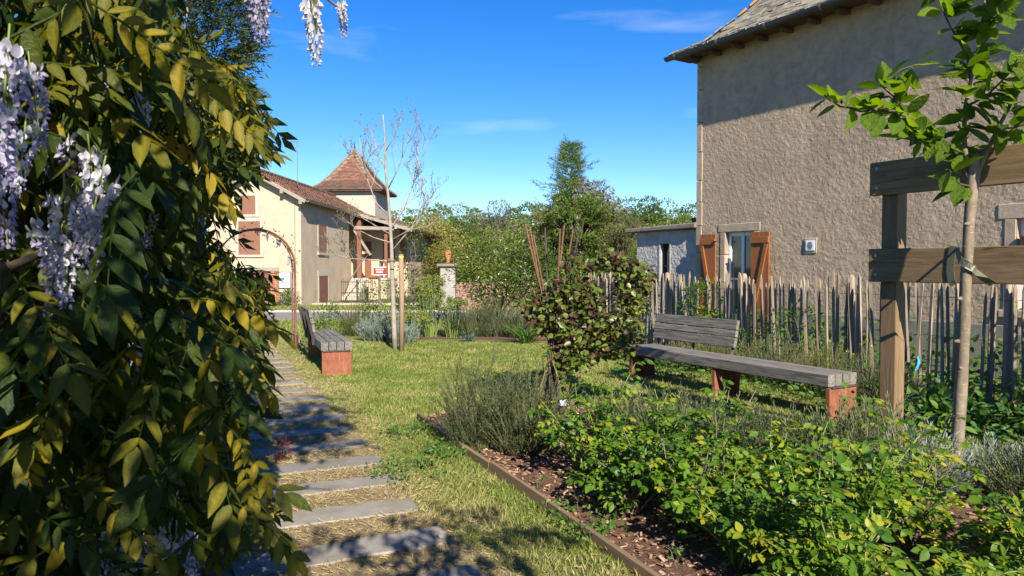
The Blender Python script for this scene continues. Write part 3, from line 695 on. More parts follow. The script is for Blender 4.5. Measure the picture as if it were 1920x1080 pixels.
while s < 8.3:
    p = FT * s
    if abs(s - 0.35) > 0.04:
        o = bpy.data.objects.new('paling', rnd.choice(sm)); COL.objects.link(o); o.parent = fence
        o.location = (p.x + rnd.uniform(-0.012, 0.012), p.y, rnd.uniform(-0.06, 0.03))
        o.rotation_euler = (rnd.gauss(0, 0.02), rnd.gauss(0, 0.03), math.atan2(FT.y, FT.x) + rnd.uniform(-1.3, 1.3)); o.scale = (1, 1, rnd.uniform(0.95, 1.05))
    s += rnd.uniform(0.054, 0.080)
for k, s in enumerate((-1.3, 0.02, 1.9, 3.8, 5.7, 7.6)):
    p = FT * s + GR * 0.05
    MB().tube([(p.x, p.y, -0.05), (p.x + 0.01, p.y, 0.7), (p.x, p.y, 1.36), (p.x, p.y, 1.40)], [0.05, 0.046, 0.043, 0.025], 8).build('fence_post', 'pale_wood', fence, True)
for hh in (0.3, 0.75, 1.17):
    for sg in (1, -1):
        ps = [];
        for i in range(150):
            s = -1.9 + i * 0.0685; q = FT * s + GR * (sg * 0.022 * (1 if i % 2 else -1)); ps.append((q.x, q.y, hh + 0.004 * sin(i * 1.3)))
        MB().tube(ps, 0.0022, 3).build('wire', 'wire', fence)
rib = MB(); pr = [Vector((0, 0, 0)), Vector((0.006, 0, -0.06)), Vector((-0.012, 0.0, -0.12)), Vector((-0.03, 0, -0.165))]
for i, (a, b_) in enumerate(zip(pr[:-1], pr[1:])):
    rib.add([a + Vector((-0.016, 0, 0)), a + Vector((0.016, 0.006, 0)), b_ + Vector((0.016, 0.006, 0)), b_ + Vector((-0.016, 0, 0)), a + Vector((-0.016, 0.003, 0)), a + Vector((0.016, 0.009, 0)), b_ + Vector((0.016, 0.009, 0)), b_ + Vector((-0.016, 0.003, 0))], [(0, 1, 2, 3), (7, 6, 5, 4), (0, 3, 7, 4), (1, 5, 6, 2)])
ro = rib.build('plastic_ribbon', 'blue_ribbon'); q = at(1733, 668, 8.0); s_ = (q - F0).dot(FT); q = F0 + FT * ((at(1733, 668, 7.95) - F0).dot(FT)) - GR * 0.045; ro.location = (q.x, q.y, at(1733, 668, q.y).z)
tag(ro, 'short bright blue plastic ribbon tied to the shaded palings', 'ribbon')

# ================================================================== LEFT HOUSE (cream rendered, tiled roof, porch)
LRZ = rad(-2.6); LC = Vector((-7.9, 27.0, 0))
cot = thing('cream_house', 'cream rendered village house with brown shutters and a low tiled roof', 'house', LC, LRZ)
b = MB()
b.prism([(-3.5, 0), (0, 0), (0, 4.02), (-1.75, 4.93), (-3.5, 4.02)], 0.0, 0.3, 'y')
b.span(-0.3, 0, 0.301, 6.6, 0, 4.02); b.span(-3.5, -3.2, 0.301, 22, 0, 4.0); b.span(-3.2, -0.3, 21.7, 22, 0, 4.0)
b.span(-0.9, -0.6, 6.6, 9.2, 0, 3.9); b.span(-0.6, -0.301, 6.3, 6.6, 0, 3.9)
b.build('wall', 'cream', cot)
b = MB(); b.span(0.0, 2.25, 9.2, 9.5, 0, 3.4); b.span(1.95, 2.25, 9.501, 16, 0, 3.3); b.span(-0.599, -0.001, 9.2, 9.5, 0, 3.8)
b.build('porch_wall', 'cream', cot)
def gable_window(x0, x1, z0, z1, sur=0.09, lint=0.24, leaves=1, m='shutter_red', face='y', y=0.0, sill=True):
    def bx(mb, u0, u1, d0, d1, a, c):
        if face == 'y': mb.span(u0, u1, y + d0, y + d1, a, c)
        else: mb.span(y - d1, y - d0, u0, u1, a, c)
        return mb
    w = thing('window', None, None); w.parent = cot
    bx(MB(), x0 - sur, x0 - 0.002, -0.02, 0.03, z0, z1).build('jamb_stone', 'limestone', w); bx(MB(), x1 + 0.002, x1 + sur, -0.02, 0.03, z0, z1).build('jamb_stone', 'limestone', w)
    bx(MB(), x0 - sur, x1 + sur, -0.024, 0.03, z1 + 0.002, z1 + lint).build('lintel_stone', 'limestone', w)
    if sill: bx(MB(), x0 - sur - 0.03, x1 + sur + 0.03, -0.06, 0.03, z0 - 0.09, z0 - 0.002).build('sill', 'limestone', w)
    n = leaves; dw = (x1 - x0) / n
    for i in range(n):
        lf = bx(MB(), x0 + i * dw + 0.003, x0 + (i + 1) * dw - 0.003, -0.012, 0.02, z0, z1).build('shutter', m, w)
        hb = MB()
        for zz in (z0 + (z1 - z0) * 0.18, z0 + (z1 - z0) * 0.82): bx(hb, x0 + i * dw + 0.01, x0 + (i + 1) * dw - 0.01, -0.022, -0.0125, zz - 0.03, zz + 0.03)
        hb.build('batten', m, lf) if False else None
    return w
gable_window(-2.32, -1.72, 3.46, 4.16, 0.12, 0.24, 1)
gable_window(-2.38, -1.55, 1.95, 3.2, 0.10, 0.16, 2)
gable_window(2.1, 3.17, 2.07, 3.2, 0.12, 0.22, 2, face='x')
# cellar door on the side wall, brick-jambed door on the gable
dd = thing('door', None, None); dd.parent = cot
MB().span(-0.03, 0.022, 1.98, 2.10, -0.02, 1.12).build('jamb_stone', 'limestone', dd); MB().span(-0.03, 0.022, 3.3, 3.62, -0.02, 1.12).build('jamb_stone', 'limestone', dd)
MB().span(-0.03, 0.024, 1.95, 3.65, 1.122, 1.34).build('lintel_stone', 'limestone', dd)
MB().span(-0.01, 0.012, 2.102, 3.298, -0.02, 1.12).build('door_leaf', 'red_timber', dd)
jb = thing('gable_door', None, None); jb.parent = cot; jb.location = (0, 0, 0)
for i in range(16):
    zz = i * 0.083
    for j in range(2):
        o = MB().span(-1.16 + j * 0.15 + (0.04 if i % 2 else 0), -1.02 + j * 0.15 + (0.02 if i % 2 else 0), -0.03, 0.02, zz + 0.005, zz + 0.078).build('brick', 'brick', jb)
MB().span(-2.3, -0.85, -0.04, 0.02, 1.335, 1.47).build('lintel_beam', 'old_beam', jb)
MB().span(-2.2, -1.165, -0.015, 0.02, 0.0, 1.33).build('door_leaf', 'red_timber', jb)
# notice board
nb = MB().span(-0.82, -0.42, -0.05, -0.012, 0.72, 1.28); nbo = nb.build('notice_board', 'board_white')
nbo.location = LC; nbo.rotation_euler = (0, 0, LRZ); tag(nbo, 'small pale framed notice board on the cream gable beside the arch', 'notice board')
f_ = MB(); f_.span(-0.85, -0.82, -0.055, -0.012, 0.69, 1.31); f_.span(-0.42, -0.39, -0.055, -0.012, 0.69, 1.31); f_.span(-0.819, -0.421, -0.055, -0.012, 1.281, 1.31); f_.span(-0.819, -0.421, -0.055, -0.012, 0.69, 0.719)
f_.build('board_frame', 'zinc_light', nbo)
f_ = MB(); f_.span(-0.72, -0.52, -0.053, -0.0505, 1.18, 1.21); f_.span(-0.76, -0.62, -0.053, -0.0505, 1.0, 1.09); f_.span(-0.7, -0.54, -0.053, -0.0505, 0.90, 0.93); f_.span(-0.72, -0.69, -0.053, -0.0505, 0.84, 0.899)
f_.build('print', 'board_ink', nbo)
# quoins strip + conduit at the corner
MB().span(-0.14, 0.006, -0.012, 0.0, 0, 4.0).build('corner_band', 'limestone', cot) if False else None
MB().tube([(-0.22, -0.02, 0.1), (-0.22, -0.02, 3.9)], 0.014, 6).build('conduit', 'zinc_light', cot)
# roof: boards, tiles, verge beams
def roof_plane(P0, P1, P2, P3, name, thick=0.05, m='dark_timber'):
    P = [Vector(p) for p in (P0, P1, P2, P3)]; n_ = (P[1] - P[0]).cross(P[3] - P[0]).normalized() * thick
    return MB().add([p for p in P] + [p - n_ for p in P], [(0, 1, 2, 3), (7, 6, 5, 4), (0, 4, 5, 1), (1, 5, 6, 2), (2, 6, 7, 3), (3, 7, 4, 0)]).build(name, m, lroof)
lroof = thing('roof', None, None); lroof.parent = cot
ZR, ZE = 5.08, 3.98
roof_plane((0.24, -0.3, ZE), (0.24, 22.2, ZE), (-1.75, 22.2, ZR), (-1.75, -0.3, ZR), 'roof_boards')
roof_plane((-1.75, -0.3, ZR), (-1.75, 22.2, ZR), (-3.74, 22.2, ZE), (-3.74, -0.3, ZE), 'roof_boards')
roof_plane((2.85, 7.1, 3.27), (2.85, 16.3, 3.27), (0.0, 16.3, 4.1), (0.0, 7.1, 4.1), 'roof_boards')
def tiles(P0, ux, uy, nx, ny, name, m, lift=0.03, r0=0.5, rv=0.3, parent=None, skip=None, rrow=None):
    """courses of tiles: ux along the eave, uy up the slope"""
    P0, ux, uy = Vector(P0), Vector(ux), Vector(uy); n_ = ux.cross(uy).normalized(); bb = MB()
    for j in range(ny):
        for i in range(nx):
            f = (i + (0.5 if j % 2 else 0)) / nx; g = j / ny
            if skip and skip(f, g): continue
            a = P0 + ux * (i / nx + (0.5 / nx if j % 2 else 0)) + uy * (j / ny) + n_ * (lift + rnd.uniform(-0.006, 0.01)); w = ux / nx * 0.96; L = uy / ny * 1.25
            r_ = min(1, max(0, r0 + rnd.uniform(-rv, rv) + (rrow(f, g) if rrow else 0)))
            up = n_ * 0.045; t_ = n_ * 0.02
            bb.add([a, a + w * 0.28 + up, a + w * 0.72 + up, a + w, a + L - t_, a + L + w * 0.28 + up * 0.6 - t_, a + L + w * 0.72 + up * 0.6 - t_, a + L + w - t_], [(0, 1, 5, 4), (1, 2, 6, 5), (2, 3, 7, 6), (0, 3, 2, 1)], r_)
    return bb.build(name, m, parent, kind='stuff')
tiles((0.30, -0.34, ZE - 0.02), (0, 22.4, 0), (-2.05, 0, 1.13), 110, 10, 'roof_tiles', 'tile_red', r0=0.42, rv=0.34, parent=lroof, rrow=lambda f, g: -0.15 * (g < 0.15) + 0.15 * sin(f * 40) * (g > 0.4))
tiles((-3.80, 22.1, ZE - 0.02), (0, -22.4, 0), (2.05, 0, 1.13), 90, 8, 'roof_tiles', 'tile_red', r0=0.4, rv=0.34, parent=lroof)
tiles((2.95, 7.0, 3.26), (0, 9.3, 0), (-2.95, 0, 0.86), 46, 13, 'roof_tiles', 'tile_brown', r0=0.4, rv=0.4, parent=lroof)
rt = MB()
for k in range(56): rt.tube([(-1.75, -0.34 + k * 0.4, ZR + 0.06), (-1.75, 0.10 + k * 0.4, ZR + 0.085)], [0.11, 0.09], 7, r=rnd.uniform(0.2, 0.7))
rt.build('ridge_tiles', 'tile_red', lroof, kind='stuff')
for sx, x1 in ((1, 0.27), (-1, -3.77)):                       # verge boards along the gable
    v_ = Vector((x1, -0.33, ZE - 0.06)); u_ = Vector((-1.75, -0.33, ZR - 0.06)); d = u_ - v_
    MB().box((v_ + u_) / 2, (d.length + 0.05, 0.05, 0.13), Matrix.Rotation(-math.atan2(d.z, d.x), 3, 'Y')).build('verge_board', 'old_beam', lroof)
for f in (0.12, 0.62, 1.0):
    for sx in (1, -1):
        x = -1.75 + sx * f * 1.85; zz = ZR - f * 1.03 - 0.17
        MB().span(x - 0.06, x + 0.06, -0.36, 0.0, zz - 0.06, zz + 0.06).build('purlin_end', 'old_beam', lroof)
MB().prism([(0.30 + a, ZE - 0.02 + b_) for a, b_ in [(0.0, 0.0), (0.015, -0.05), (0.06, -0.07), (0.105, -0.05), (0.12, 0.0), (0.105, 0.0), (0.06, -0.055), (0.015, 0.0)]], -0.3, 7.0, 'y').build('gutter', 'zinc_light', lroof)
MB().prism([(2.93 + a, 3.25 + b_) for a, b_ in [(0.0, 0.0), (0.015, -0.05), (0.06, -0.07), (0.105, -0.05), (0.12, 0.0), (0.105, 0.0), (0.06, -0.055), (0.015, 0.0)]], 7.0, 16.3, 'y').build('gutter', 'zinc', lroof)
# porch timbers
for (x, y, z0, z1, w) in ((0.30, 7.35, 0.96, 3.95, 0.2), (1.55, 7.5, 0.0, 3.55, 0.14), (2.05, 8.9, 2.3, 3.4, 0.18)):
    MB().span(x - w / 2, x + w / 2, y - w / 2, y + w / 2, z0, z1).build('porch_post', 'red_timber', cot)
def beam(a, b_, w, h, name, m, par):
    a, b_ = Vector(a), Vector(b_); d = b_ - a; q = d.to_track_quat('X', 'Z').to_matrix()
    return MB().box((a + b_) / 2, (d.length, w, h), q).build(name, m, par)
beam((0.0, 7.06, 4.06), (2.9, 7.06, 3.22), 0.07, 0.16, 'rake_board', 'old_beam', lroof)
beam((0.06, 7.25, 3.35), (2.0, 7.25, 3.30), 0.14, 0.16, 'tie_beam', 'old_beam', cot)
beam((0.06, 7.30, 3.25), (0.85, 7.30, 2.05), 0.1, 0.1, 'brace', 'old_beam', cot)
beam((2.25, 9.0, 2.65), (2.85, 9.0, 3.12), 0.08, 0.08, 'brace', 'dark_timber', cot)
for (x0, x1, z0, z1, m_, nm) in ((0.10, 0.42, 1.0, 2.75, 'red_timber', 'porch_door'), (1.02, 1.62, 1.7, 2.9, 'shutter_red', 'shutter'), (1.98, 2.2, 1.5, 2.6, 'shutter_red', 'shutter')):
    MB().span(x0, x1, 9.16, 9.199, z0, z1).build(nm, m_, cot)
# landing, stair, pier
st_ = thing('porch_steps', None, None); st_.parent = cot
MB().span(0.03, 1.75, 6.7, 9.19, 0.86, 0.96).build('landing', 'limestone', st_)
MB().span(0.75, 1.73, 6.75, 9.19, 0.0, 0.859).build('landing_wall', 'cream', st_)
for i in range(5):
    MB().span(0.03, 0.74, 5.3 + i * 0.29, 9.0, i * 0.172, i * 0.172 + 0.17).build('step', 'limestone', st_)
bevel(MB().span(1.15, 1.6, 5.6, 6.0, 0, 1.0).build('gate_pier', 'cream', st_), 0.01)
MB().prism([(1.05, 1.0), (1.7, 1.0), (1.38, 1.13)], 5.5, 6.1, 'y').build('pier_tile', 'shutter_orange', st_)
MB().span(1.3, 1.42, 5.575, 5.599, 0.42, 0.5).build('house_number_plate', 'sign_red', st_)
# low stone terrace in front of the house
bevel(MB().span(-0.35, 4.6, -0.55, 0.5, 0.0, 0.03).build('terrace_slab', 'limestone', cot), 0.01) if False else None
ter = MB()
for i in range(14): ter.box((0.2 + i * 0.3, 1.2, 0.03), (0.29, 0.3, 0.1), jit=0.015)
ter.build('terrace_edge', 'limestone', cot)
# leaning dead stem against the porch
q = MB().tube([(0.45, 4.2, 0.3), (0.62, 4.4, 0.9), (0.75, 4.6, 1.15), (1.0, 5.2, 1.75), (1.05, 6.2, 2.1)], [0.035, 0.03, 0.03, 0.025, 0.015], 6)
vo = q.build('dry_vine', 'bark_twig', None, True); vo.location = LC; vo.rotation_euler = (0, 0, LRZ); tag(vo, 'leaning bare vine stem above the iron gate of the cream house', 'vine')
# iron gate
gate = thing('iron_gate', 'low black iron railing gate at the porch steps of the cream house', 'gate', LC + Vector((0.95, 2.3, 0)), LRZ)
for i in range(17):
    x = i * 0.08; z1 = 1.02 if i % 2 else 0.94
    MB().tube([(x, 0, 0.02), (x, 0, z1), (x, 0, z1 + 0.05)], [0.011, 0.011, 0.002], 5).build('bar', 'black_iron', gate)
for zz in (0.08, 0.42, 0.86): MB().span(-0.02, 1.3, -0.012, 0.012, zz, zz + 0.03).build('rail', 'black_iron', gate)
MB().span(0.62, 0.68, -0.02, 0.02, 0.03, 0.98).build('gate_stile', 'black_iron', gate)
# TV antenna on the roof
ant = thing('tv_antenna', 'thin metal television antenna standing on the tiled roof ridge', 'antenna', at(558, 330, 29.2))
MB().tube([(0, 0, -0.35), (0, 0, 1.42)], 0.018, 6).build('mast', 'zinc_light', ant)
MB().tube([(-0.6, 0.0, 1.36), (0.05, 0, 1.38)], 0.012, 5).build('boom', 'zinc_light', ant)
for i in range(7): MB().tube([(-0.55 + i * 0.085, -0.1, 1.365), (-0.55 + i * 0.085, 0.1, 1.365)], 0.006, 4).build('element', 'zinc_light', ant)
MB().tube([(-0.02, 0, 1.38), (0.06, 0.1, 1.5)], 0.008, 4).build('reflector', 'zinc_light', ant)
# dovecote tower
tw = thing('dovecote_tower', 'square tower with a steep red tiled pyramid roof behind the cream house', 'tower', (-8.45, 38.9, 0), LRZ)
MB().span(-1.45, 1.45, -1.55, 1.55, 0, 5.6).build('wall', 'limestone', tw)
tr_ = thing('roof', None, None); tr_.parent = tw
prof_t = [(1.88, 5.46), (1.42, 5.80), (1.0, 6.3), (0.0, 7.75)]
pb = MB()
for (r0, z0), (r1, z1) in zip(prof_t[:-1], prof_t[1:]):
    a = [(-r0, -r0), (r0, -r0), (r0, r0), (-r0, r0)]; c = [(-r1, -r1), (r1, -r1), (r1, r1), (-r1, r1)]
    for k in range(4):
        k2 = (k + 1) % 4
        pb.add([(*a[k], z0), (*a[k2], z0), (*c[k2], z1), (*c[k], z1)], [(0, 1, 2, 3)])
pb.span(-1.86, 1.86, -1.86, 1.86, 5.39, 5.455)
pb.build('roof_boards', 'dark_timber', tr_)
tb = MB()
for face in range(4):
    RM = Matrix.Rotation(face * pi / 2, 3, 'Z'); nrow = 26
    for j in range(nrow):
        g = j / nrow; s_ = g * (len(prof_t) - 1)
        zz = 5.46 + (7.75 - 5.46) * g; rr_ = np.interp(zz, [p[1] for p in prof_t], [p[0] for p in prof_t]); z2 = zz + (7.75 - 5.46) / nrow * 1.3
        r2 = np.interp(z2, [p[1] for p in prof_t], [p[0] for p in prof_t]); nn = max(1, int(2 * rr_ / 0.2)); dark = -0.42 if zz < 5.96 else 0.0
        for i in range(nn):
            x0 = -rr_ + 2 * rr_ * i / nn; x1 = x0 + 2 * rr_ / nn * 0.95; sh = (0.05 if j % 2 else 0) * (rr_ > 0.3)
            l_ = rnd.uniform(0.03, 0.06)
            edge_ = 0.25 * (i == 0 or i == nn - 1)
            kk = r2 / rr_ if rr_ > 0.05 else 0
            vs = [Vector((x0 + sh, -rr_ - l_, zz)), Vector((x1 + sh, -rr_ - l_, zz)), Vector(((x1) * kk, -r2 - 0.01, z2)), Vector(((x0) * kk, -r2 - 0.01, z2)), Vector((x0 + sh, -rr_, zz - 0.02)), Vector((x1 + sh, -rr_, zz - 0.02))]
            tb.add([RM @ v for v in vs], [(0, 1, 2, 3), (4, 5, 1, 0)], min(1, max(0, 0.62 + dark + edge_ + rnd.uniform(-0.3, 0.22))))
tb.build('roof_tiles', 'tile_red', tr_, kind='stuff')
for k in range(4):
    RM = Matrix.Rotation(k * pi / 2, 3, 'Z')
    MB().tube([RM @ Vector((-p[0] - 0.02, -p[0] - 0.02, p[1] + 0.04)) for p in prof_t], 0.06, 6).build('hip_ridge', 'concrete', tr_)
MB().tube([(0, 0, 7.7), (0, 0, 7.85), (0, 0, 8.25)], [0.08, 0.05, 0.006], 7).build('finial', 'zinc', tr_)

# ---- red road sign on its post
sg = thing('road_sign', 'small red sign with two white lines on a grey post before the cream house', 'sign', gr(712, 588) if False else Vector((-4.62, 25.2, 0)))
MB().tube([(0, 0, 0), (0, 0, 1.62)], 0.03, 8).build('post', 'zinc_light', sg)
sp = bevel(MB().span(-0.21, 0.21, -0.05, -0.032, 1.23, 1.47).build('sign_panel', 'sign_red', sg), 0.01)
f_ = MB()
for zz, ws in ((1.375, (0.05, 0.03, 0.05, 0.05, 0.04)), (1.285, (0.03, 0.05, 0.05, 0.05))):
    x = -sum(ws) / 2 - 0.006 * len(ws)
    for w in ws: f_.span(x, x + w * 0.35, -0.054, -0.0505, zz, zz + 0.05); f_.span(x + w * 0.65, x + w, -0.054, -0.0505, zz, zz + 0.05); f_.span(x + w * 0.36, x + w * 0.64, -0.054, -0.0505, zz + 0.018, zz + 0.032); x += w + 0.012
f_.build('lettering', 'sign_white', sp, kind='stuff')
f_ = MB(); f_.span(-0.23, 0.23, -0.048, -0.034, 1.205, 1.228); f_.span(-0.23, 0.23, -0.048, -0.034, 1.472, 1.495); f_.build('sign_border', 'sign_white', sp)

# ---- gate pier and old wall beyond the road
pier = thing('stone_pier', 'grey stone gate pier with a capstone left of the glossy round shrub', 'pier', at(838, 560, 24.6) * Vector((1, 1, 0)) if False else Vector((-2.2, 24.8, 0)))
bevel(MB().span(-0.26, 0.26, -0.26, 0.26, 0, 1.5).build('shaft', 'pier_stone', pier), 0.03)
bevel(MB().span(-0.36, 0.36, -0.36, 0.36, 1.501, 1.6).build('capstone', 'concrete', pier), 0.02)
urn = MB().tube([(0, 0, 0), (0, 0, 0.03), (0, 0, 0.12), (0, 0, 0.3), (0, 0, 0.42), (0, 0, 0.46)], [0.07, 0.08, 0.05, 0.12, 0.10, 0.05], 12).build('terracotta_urn', 'terracotta', None, True)
urn.location = (-2.2, 24.8, 1.601); tag(urn, 'orange terracotta urn on top of the grey stone gate pier', 'urn')
wl = thing('rubble_wall', 'low pinkish rubble stone wall beside the grey gate pier', 'wall', (-1.9, 24.8, 0))
wb = MB()
wb.span(0, 3.2, -0.14, 0.14, 0, 0.88); wb.build('core', 'rubble', wl)
rs = [MB().box((0, 0, 0), (0.24, 0.12, 0.12), jit=0.025).mesh('stone') for _ in range(4)]
for m_ in rs: m_.materials.append(M['rubble'])
for j in range(8):
    for i in range(13):
        o = bpy.data.objects.new('stone', rnd.choice(rs)); COL.objects.link(o); o.parent = wl
        o.location = (0.1 + i * 0.245 + (0.12 if j % 2 else 0) + rnd.uniform(-0.02, 0.02), -0.13, 0.07 + j * 0.118); o.rotation_euler = (0, rnd.uniform(-0.1, 0.1), rnd.uniform(-0.15, 0.15))

# ================================================================== BENCHES (weathered planks on rusty steel plates)
def bench(label, P, heading, L, legs, back, side):
    X = Vector((sin(heading), cos(heading), 0)); rz = math.atan2(X.y, X.x)
    t = thing('park_bench', label, 'bench', P, rz, 'garden benches')
    W = 0.43; H = 0.46; TH = 0.115; n = 4; pw_ = W / n
    for i in range(n):
        y = side * (pw_ * i + pw_ / 2)
        o = bevel(MB().box((0, 0, 0), (L, pw_ - 0.010, TH), jit=0.0015).build('seat_plank', 'grey_wood', t), 0.005, 2)
        o.location = (L / 2 - 0.02 + rnd.uniform(-0.006, 0.006), y, H - TH / 2 + rnd.uniform(-0.002, 0.002))
    for x in legs:
        o = bevel(MB().box((x, side * W / 2, (H - TH - 0.012) / 2), (0.05, W - 0.03, H - TH - 0.012)).build('leg', 'rust', t), 0.004)
        MB().box((x, side * W / 2, H - TH - 0.006), (0.09, W - 0.06, 0.011)).build('leg_plate', 'dark_rod', t)
    x0, x1 = back; lean = 0.20
    z = H + 0.075
    for h in (0.125, 0.085, 0.125):
        yo = side * (W - 0.01 + (z + h / 2 - H) * lean)
        o = bevel(MB().box((0, 0, 0), (x1 - x0, 0.045, h - 0.008), jit=0.0015).build('back_slat', 'grey_wood', t), 0.005, 2)
        o.location = ((x0 + x1) / 2, yo, z + h / 2); o.rotation_euler = (-side * lean, 0, 0); z += h
    for x in (x0 + 0.06, (x0 + x1) / 2, x1 - 0.06):
        y0 = side * (W + 0.004); y1 = side * (W + 0.03 + (z - H) * lean)
        MB().tube([(x, side * (W + 0.012), H - TH), (x, side * (W + 0.02), H), (x, y1 + side * 0.012, z - 0.02)], [0.022, 0.022, 0.018], 4).build('back_bracket', 'dark_rod', t)
    return t
bR = gr(1549, 793); bench('long weathered bench on the right in front of the paling fence', bR, rad(-29.2), 3.06, (0.0, 1.5, 3.0), (1.58, 3.02), -1)
bL = gr(609, 702); bench('shorter weathered bench seen end-on at the left beside the stepping slabs', bL + Vector((0.40, 0.14, 0)) * 0, rad(-21), 2.1, (0.0, 2.0), (0.75, 2.05), 1) if False else None
hd = rad(-21); Xl = Vector((sin(hd), cos(hd), 0)); Yl = Vector((cos(hd), -sin(hd), 0))
bench('shorter weathered bench seen end-on at the left beside the stepping slabs', gr(661, 702), hd, 2.1, (0.0, 2.0), (0.75, 2.05), 1)

# ================================================================== TIMBER TREE SUPPORT AND YOUNG TREE (right foreground)
FA = Vector((2.735, 5.5, 0)); FD = Vector((0.515, -0.857, 0)); FN = Vector((-0.857, -0.515, 0)); FRZ = math.atan2(FD.y, FD.x)
fm = thing('timber_tree_support', 'sturdy timber post-and-rail support beside the young leafy tree at right', 'tree support', FA, FRZ)
for z0, z1 in ((1.385, 1.635), (2.035, 2.285)):
    o = bevel(MB().box((0, 0, 0), (2.7, 0.048, z1 - z0)).build('rail', 'new_wood', fm), 0.006, 2); o.location = (1.35, 0, (z0 + z1) / 2)
for x in (0.13, 2.5):
    o = bevel(MB().box((0, 0, 0), (0.125, 0.125, 2.26)).build('post', 'post_wood', fm), 0.008, 2); o.location = (x, 0.089, 1.12)
for z in (1.44, 1.585, 2.09, 2.235):
    MB().tube([(0.06, -0.0285, z), (0.06, -0.0235, z)], 0.014, 8).build('bolt_head', 'nail', fm)
YT = gr(1790, 926); YD = YT.y
tree = thing('young_tree', 'young leafy tree with a smooth straight trunk tied to the timber support', 'tree', YT)
def tp(px, py, dy=0.0): return at(px, py, YD + dy) - YT
tk = MB(); tkp = [(1789, 940, 0.048), (1793, 860, 0.047), (1798, 780, 0.044), (1803, 700, 0.044), (1808, 610, 0.041), (1811, 520, 0.040), (1817, 430, 0.039), (1822, 370, 0.040), (1825, 322, 0.043), (1827, 296, 0.042)]
P_ = []; R_ = []
for i in range(len(tkp) - 1):
    for f in (0, 0.5):
        a, c = tkp[i], tkp[i + 1]; p = tp(a[0] + (c[0] - a[0]) * f + rnd.uniform(-1, 1), a[1] + (c[1] - a[1]) * f); P_.append(p); R_.append((a[2] + (c[2] - a[2]) * f) * 0.86 * rnd.uniform(0.96, 1.05))
P_.append(tp(1827, 290)); R_.append(0.036); P_[0] = Vector((P_[0].x, 0, -0.03))
tk.tube(P_, R_, 12).build('trunk', 'bark_smooth', tree, True)
for (px, py, s_) in ((1797, 760, 1), (1808, 690, -1), (1799, 640, -1), (1804, 560, -1), (1815, 500, 1), (1792, 850, 1), (1818, 420, -1)):
    c = tp(px + s_ * 10, py, -0.02); MB().tube([c - Vector((s_ * 0.03, 0, 0)), c - Vector((s_ * 0.004, 0, 0)), c + Vector((s_ * 0.001, -0.003, 0.0))], [0.015, 0.010, 0.003], 7).build('knot', 'bark_smooth', tree, True)
brs = [
 ([(1822, 345, 0), (1806, 315, 0.02), (1790, 285, 0.03), (1772, 265, 0.0), (1740, 240, -0.05), (1700, 218, -0.1), (1660, 207, -0.12), (1615, 205, -0.15), (1575, 200, -0.18), (1545, 178, -0.2)], 0.016),
 ([(1815, 312, 0), (1809, 280, 0.0), (1808, 240, 0), (1810, 200, 0), (1818, 160, 0), (1828, 120, 0), (1838, 70, 0.02), (1845, 20, 0.02), (1850, -60, 0.03), (1846, -150, 0.03)], 0.017),
 ([(1830, 330, 0), (1850, 285, -0.05), (1872, 240, -0.1), (1895, 195, -0.15), (1925, 150, -0.2), (1965, 95, -0.25), (2010, 40, -0.3)], 0.017),
 ([(1820, 150, 0), (1815, 110, 0.05), (1800, 80, 0.1), (1782, 50, 0.12), (1768, 20, 0.15), (1755, -30, 0.2)], 0.010),
 ([(1700, 218, -0.1), (1675, 180, -0.1), (1650, 160, -0.12), (1690, 130, -0.15), (1720, 120, -0.16)], 0.007),
 ([(1772, 265, 0.0), (1735, 262, -0.1), (1705, 258, -0.15)], 0.008),
 ([(1838, 70, 0.02), (1860, 40, -0.1), (1885, 15, -0.2), (1900, -40, -0.3)], 0.009),
 ([(1872, 240, -0.1), (1900, 240, -0.25), (1935, 228, -0.35)], 0.009),
 ([(1810, 200, 0), (1850, 180, -0.2), (1890, 140, -0.3), (1920, 90, -0.35)], 0.009),
 ([(1822, 350, 0), (1800, 345, -0.06), (1788, 330, -0.09), (1780, 318, -0.1)], 0.007),
 ([(1845, 20, 0.02), (1880, -40, -0.2), (1920, -90, -0.3)], 0.008),
 ([(1850, -60, 0.03), (1820, -120, -0.1), (1780, -180, -0.2)], 0.008)]
lp = []; ld = []
for pts, r0 in brs:
    q = [tp(*p) for p in pts]; n = len(q)
    MB().tube(q, [r0 * (1 - 0.72 * i / (n - 1)) for i in range(n)], 7).build('branch', 'bark_dark' if r0 < 0.0165 else 'bark_smooth', tree, True)
    for i in range(n - 1):
        d = (q[i + 1] - q[i]); L = d.length
        if i == 0 and r0 > 0.014: continue
        for k in range(max(1, int(L / 0.017))):
            lp.append(q[i] + d * rnd.random()); ld.append(d.normalized())
lp = np.array(lp); ld = np.array(ld)
qx, qy, _ = to_px(lp + np.array(YT)); o_ = np.argsort(((qx > 1960) | (qy < -60)).astype(int) + rng.random(len(lp)) * 0.5); lp = lp[o_]; ld = ld[o_]; n = len(lp)
side_ = unit(np.cross(ld, rng.normal(size=(n, 3))))
d = unit(side_ * 1.0 + ld * 0.6 + np.array([0, -0.25, 0.0]) + np.stack([np.zeros(n), np.zeros(n), rng.uniform(-0.75, 0.15, n)], -1))
nr = unit(np.array([0.1, -0.35, 1.0]) + rng.normal(size=(n, 3)) * 0.45)
lm = [tmesh('leaf', leaf_t(w, f, c, (0, 0.13, 0.4, 0.7, 0.9, 1.0), (0.12, 0.72, 1.0, 0.74, 0.3, 0)), 'young_leaf', tr=r + np.tile([-0.04, 0.12, -0.04], 6)) for w, f, c, r in ((0.62, 0.13, 0.25, 0.35), (0.58, 0.18, 0.4, 0.5), (0.66, 0.08, 0.15, 0.6), (0.6, 0.22, 0.5, 0.3), (0.64, 0.15, 0.3, 0.75))]
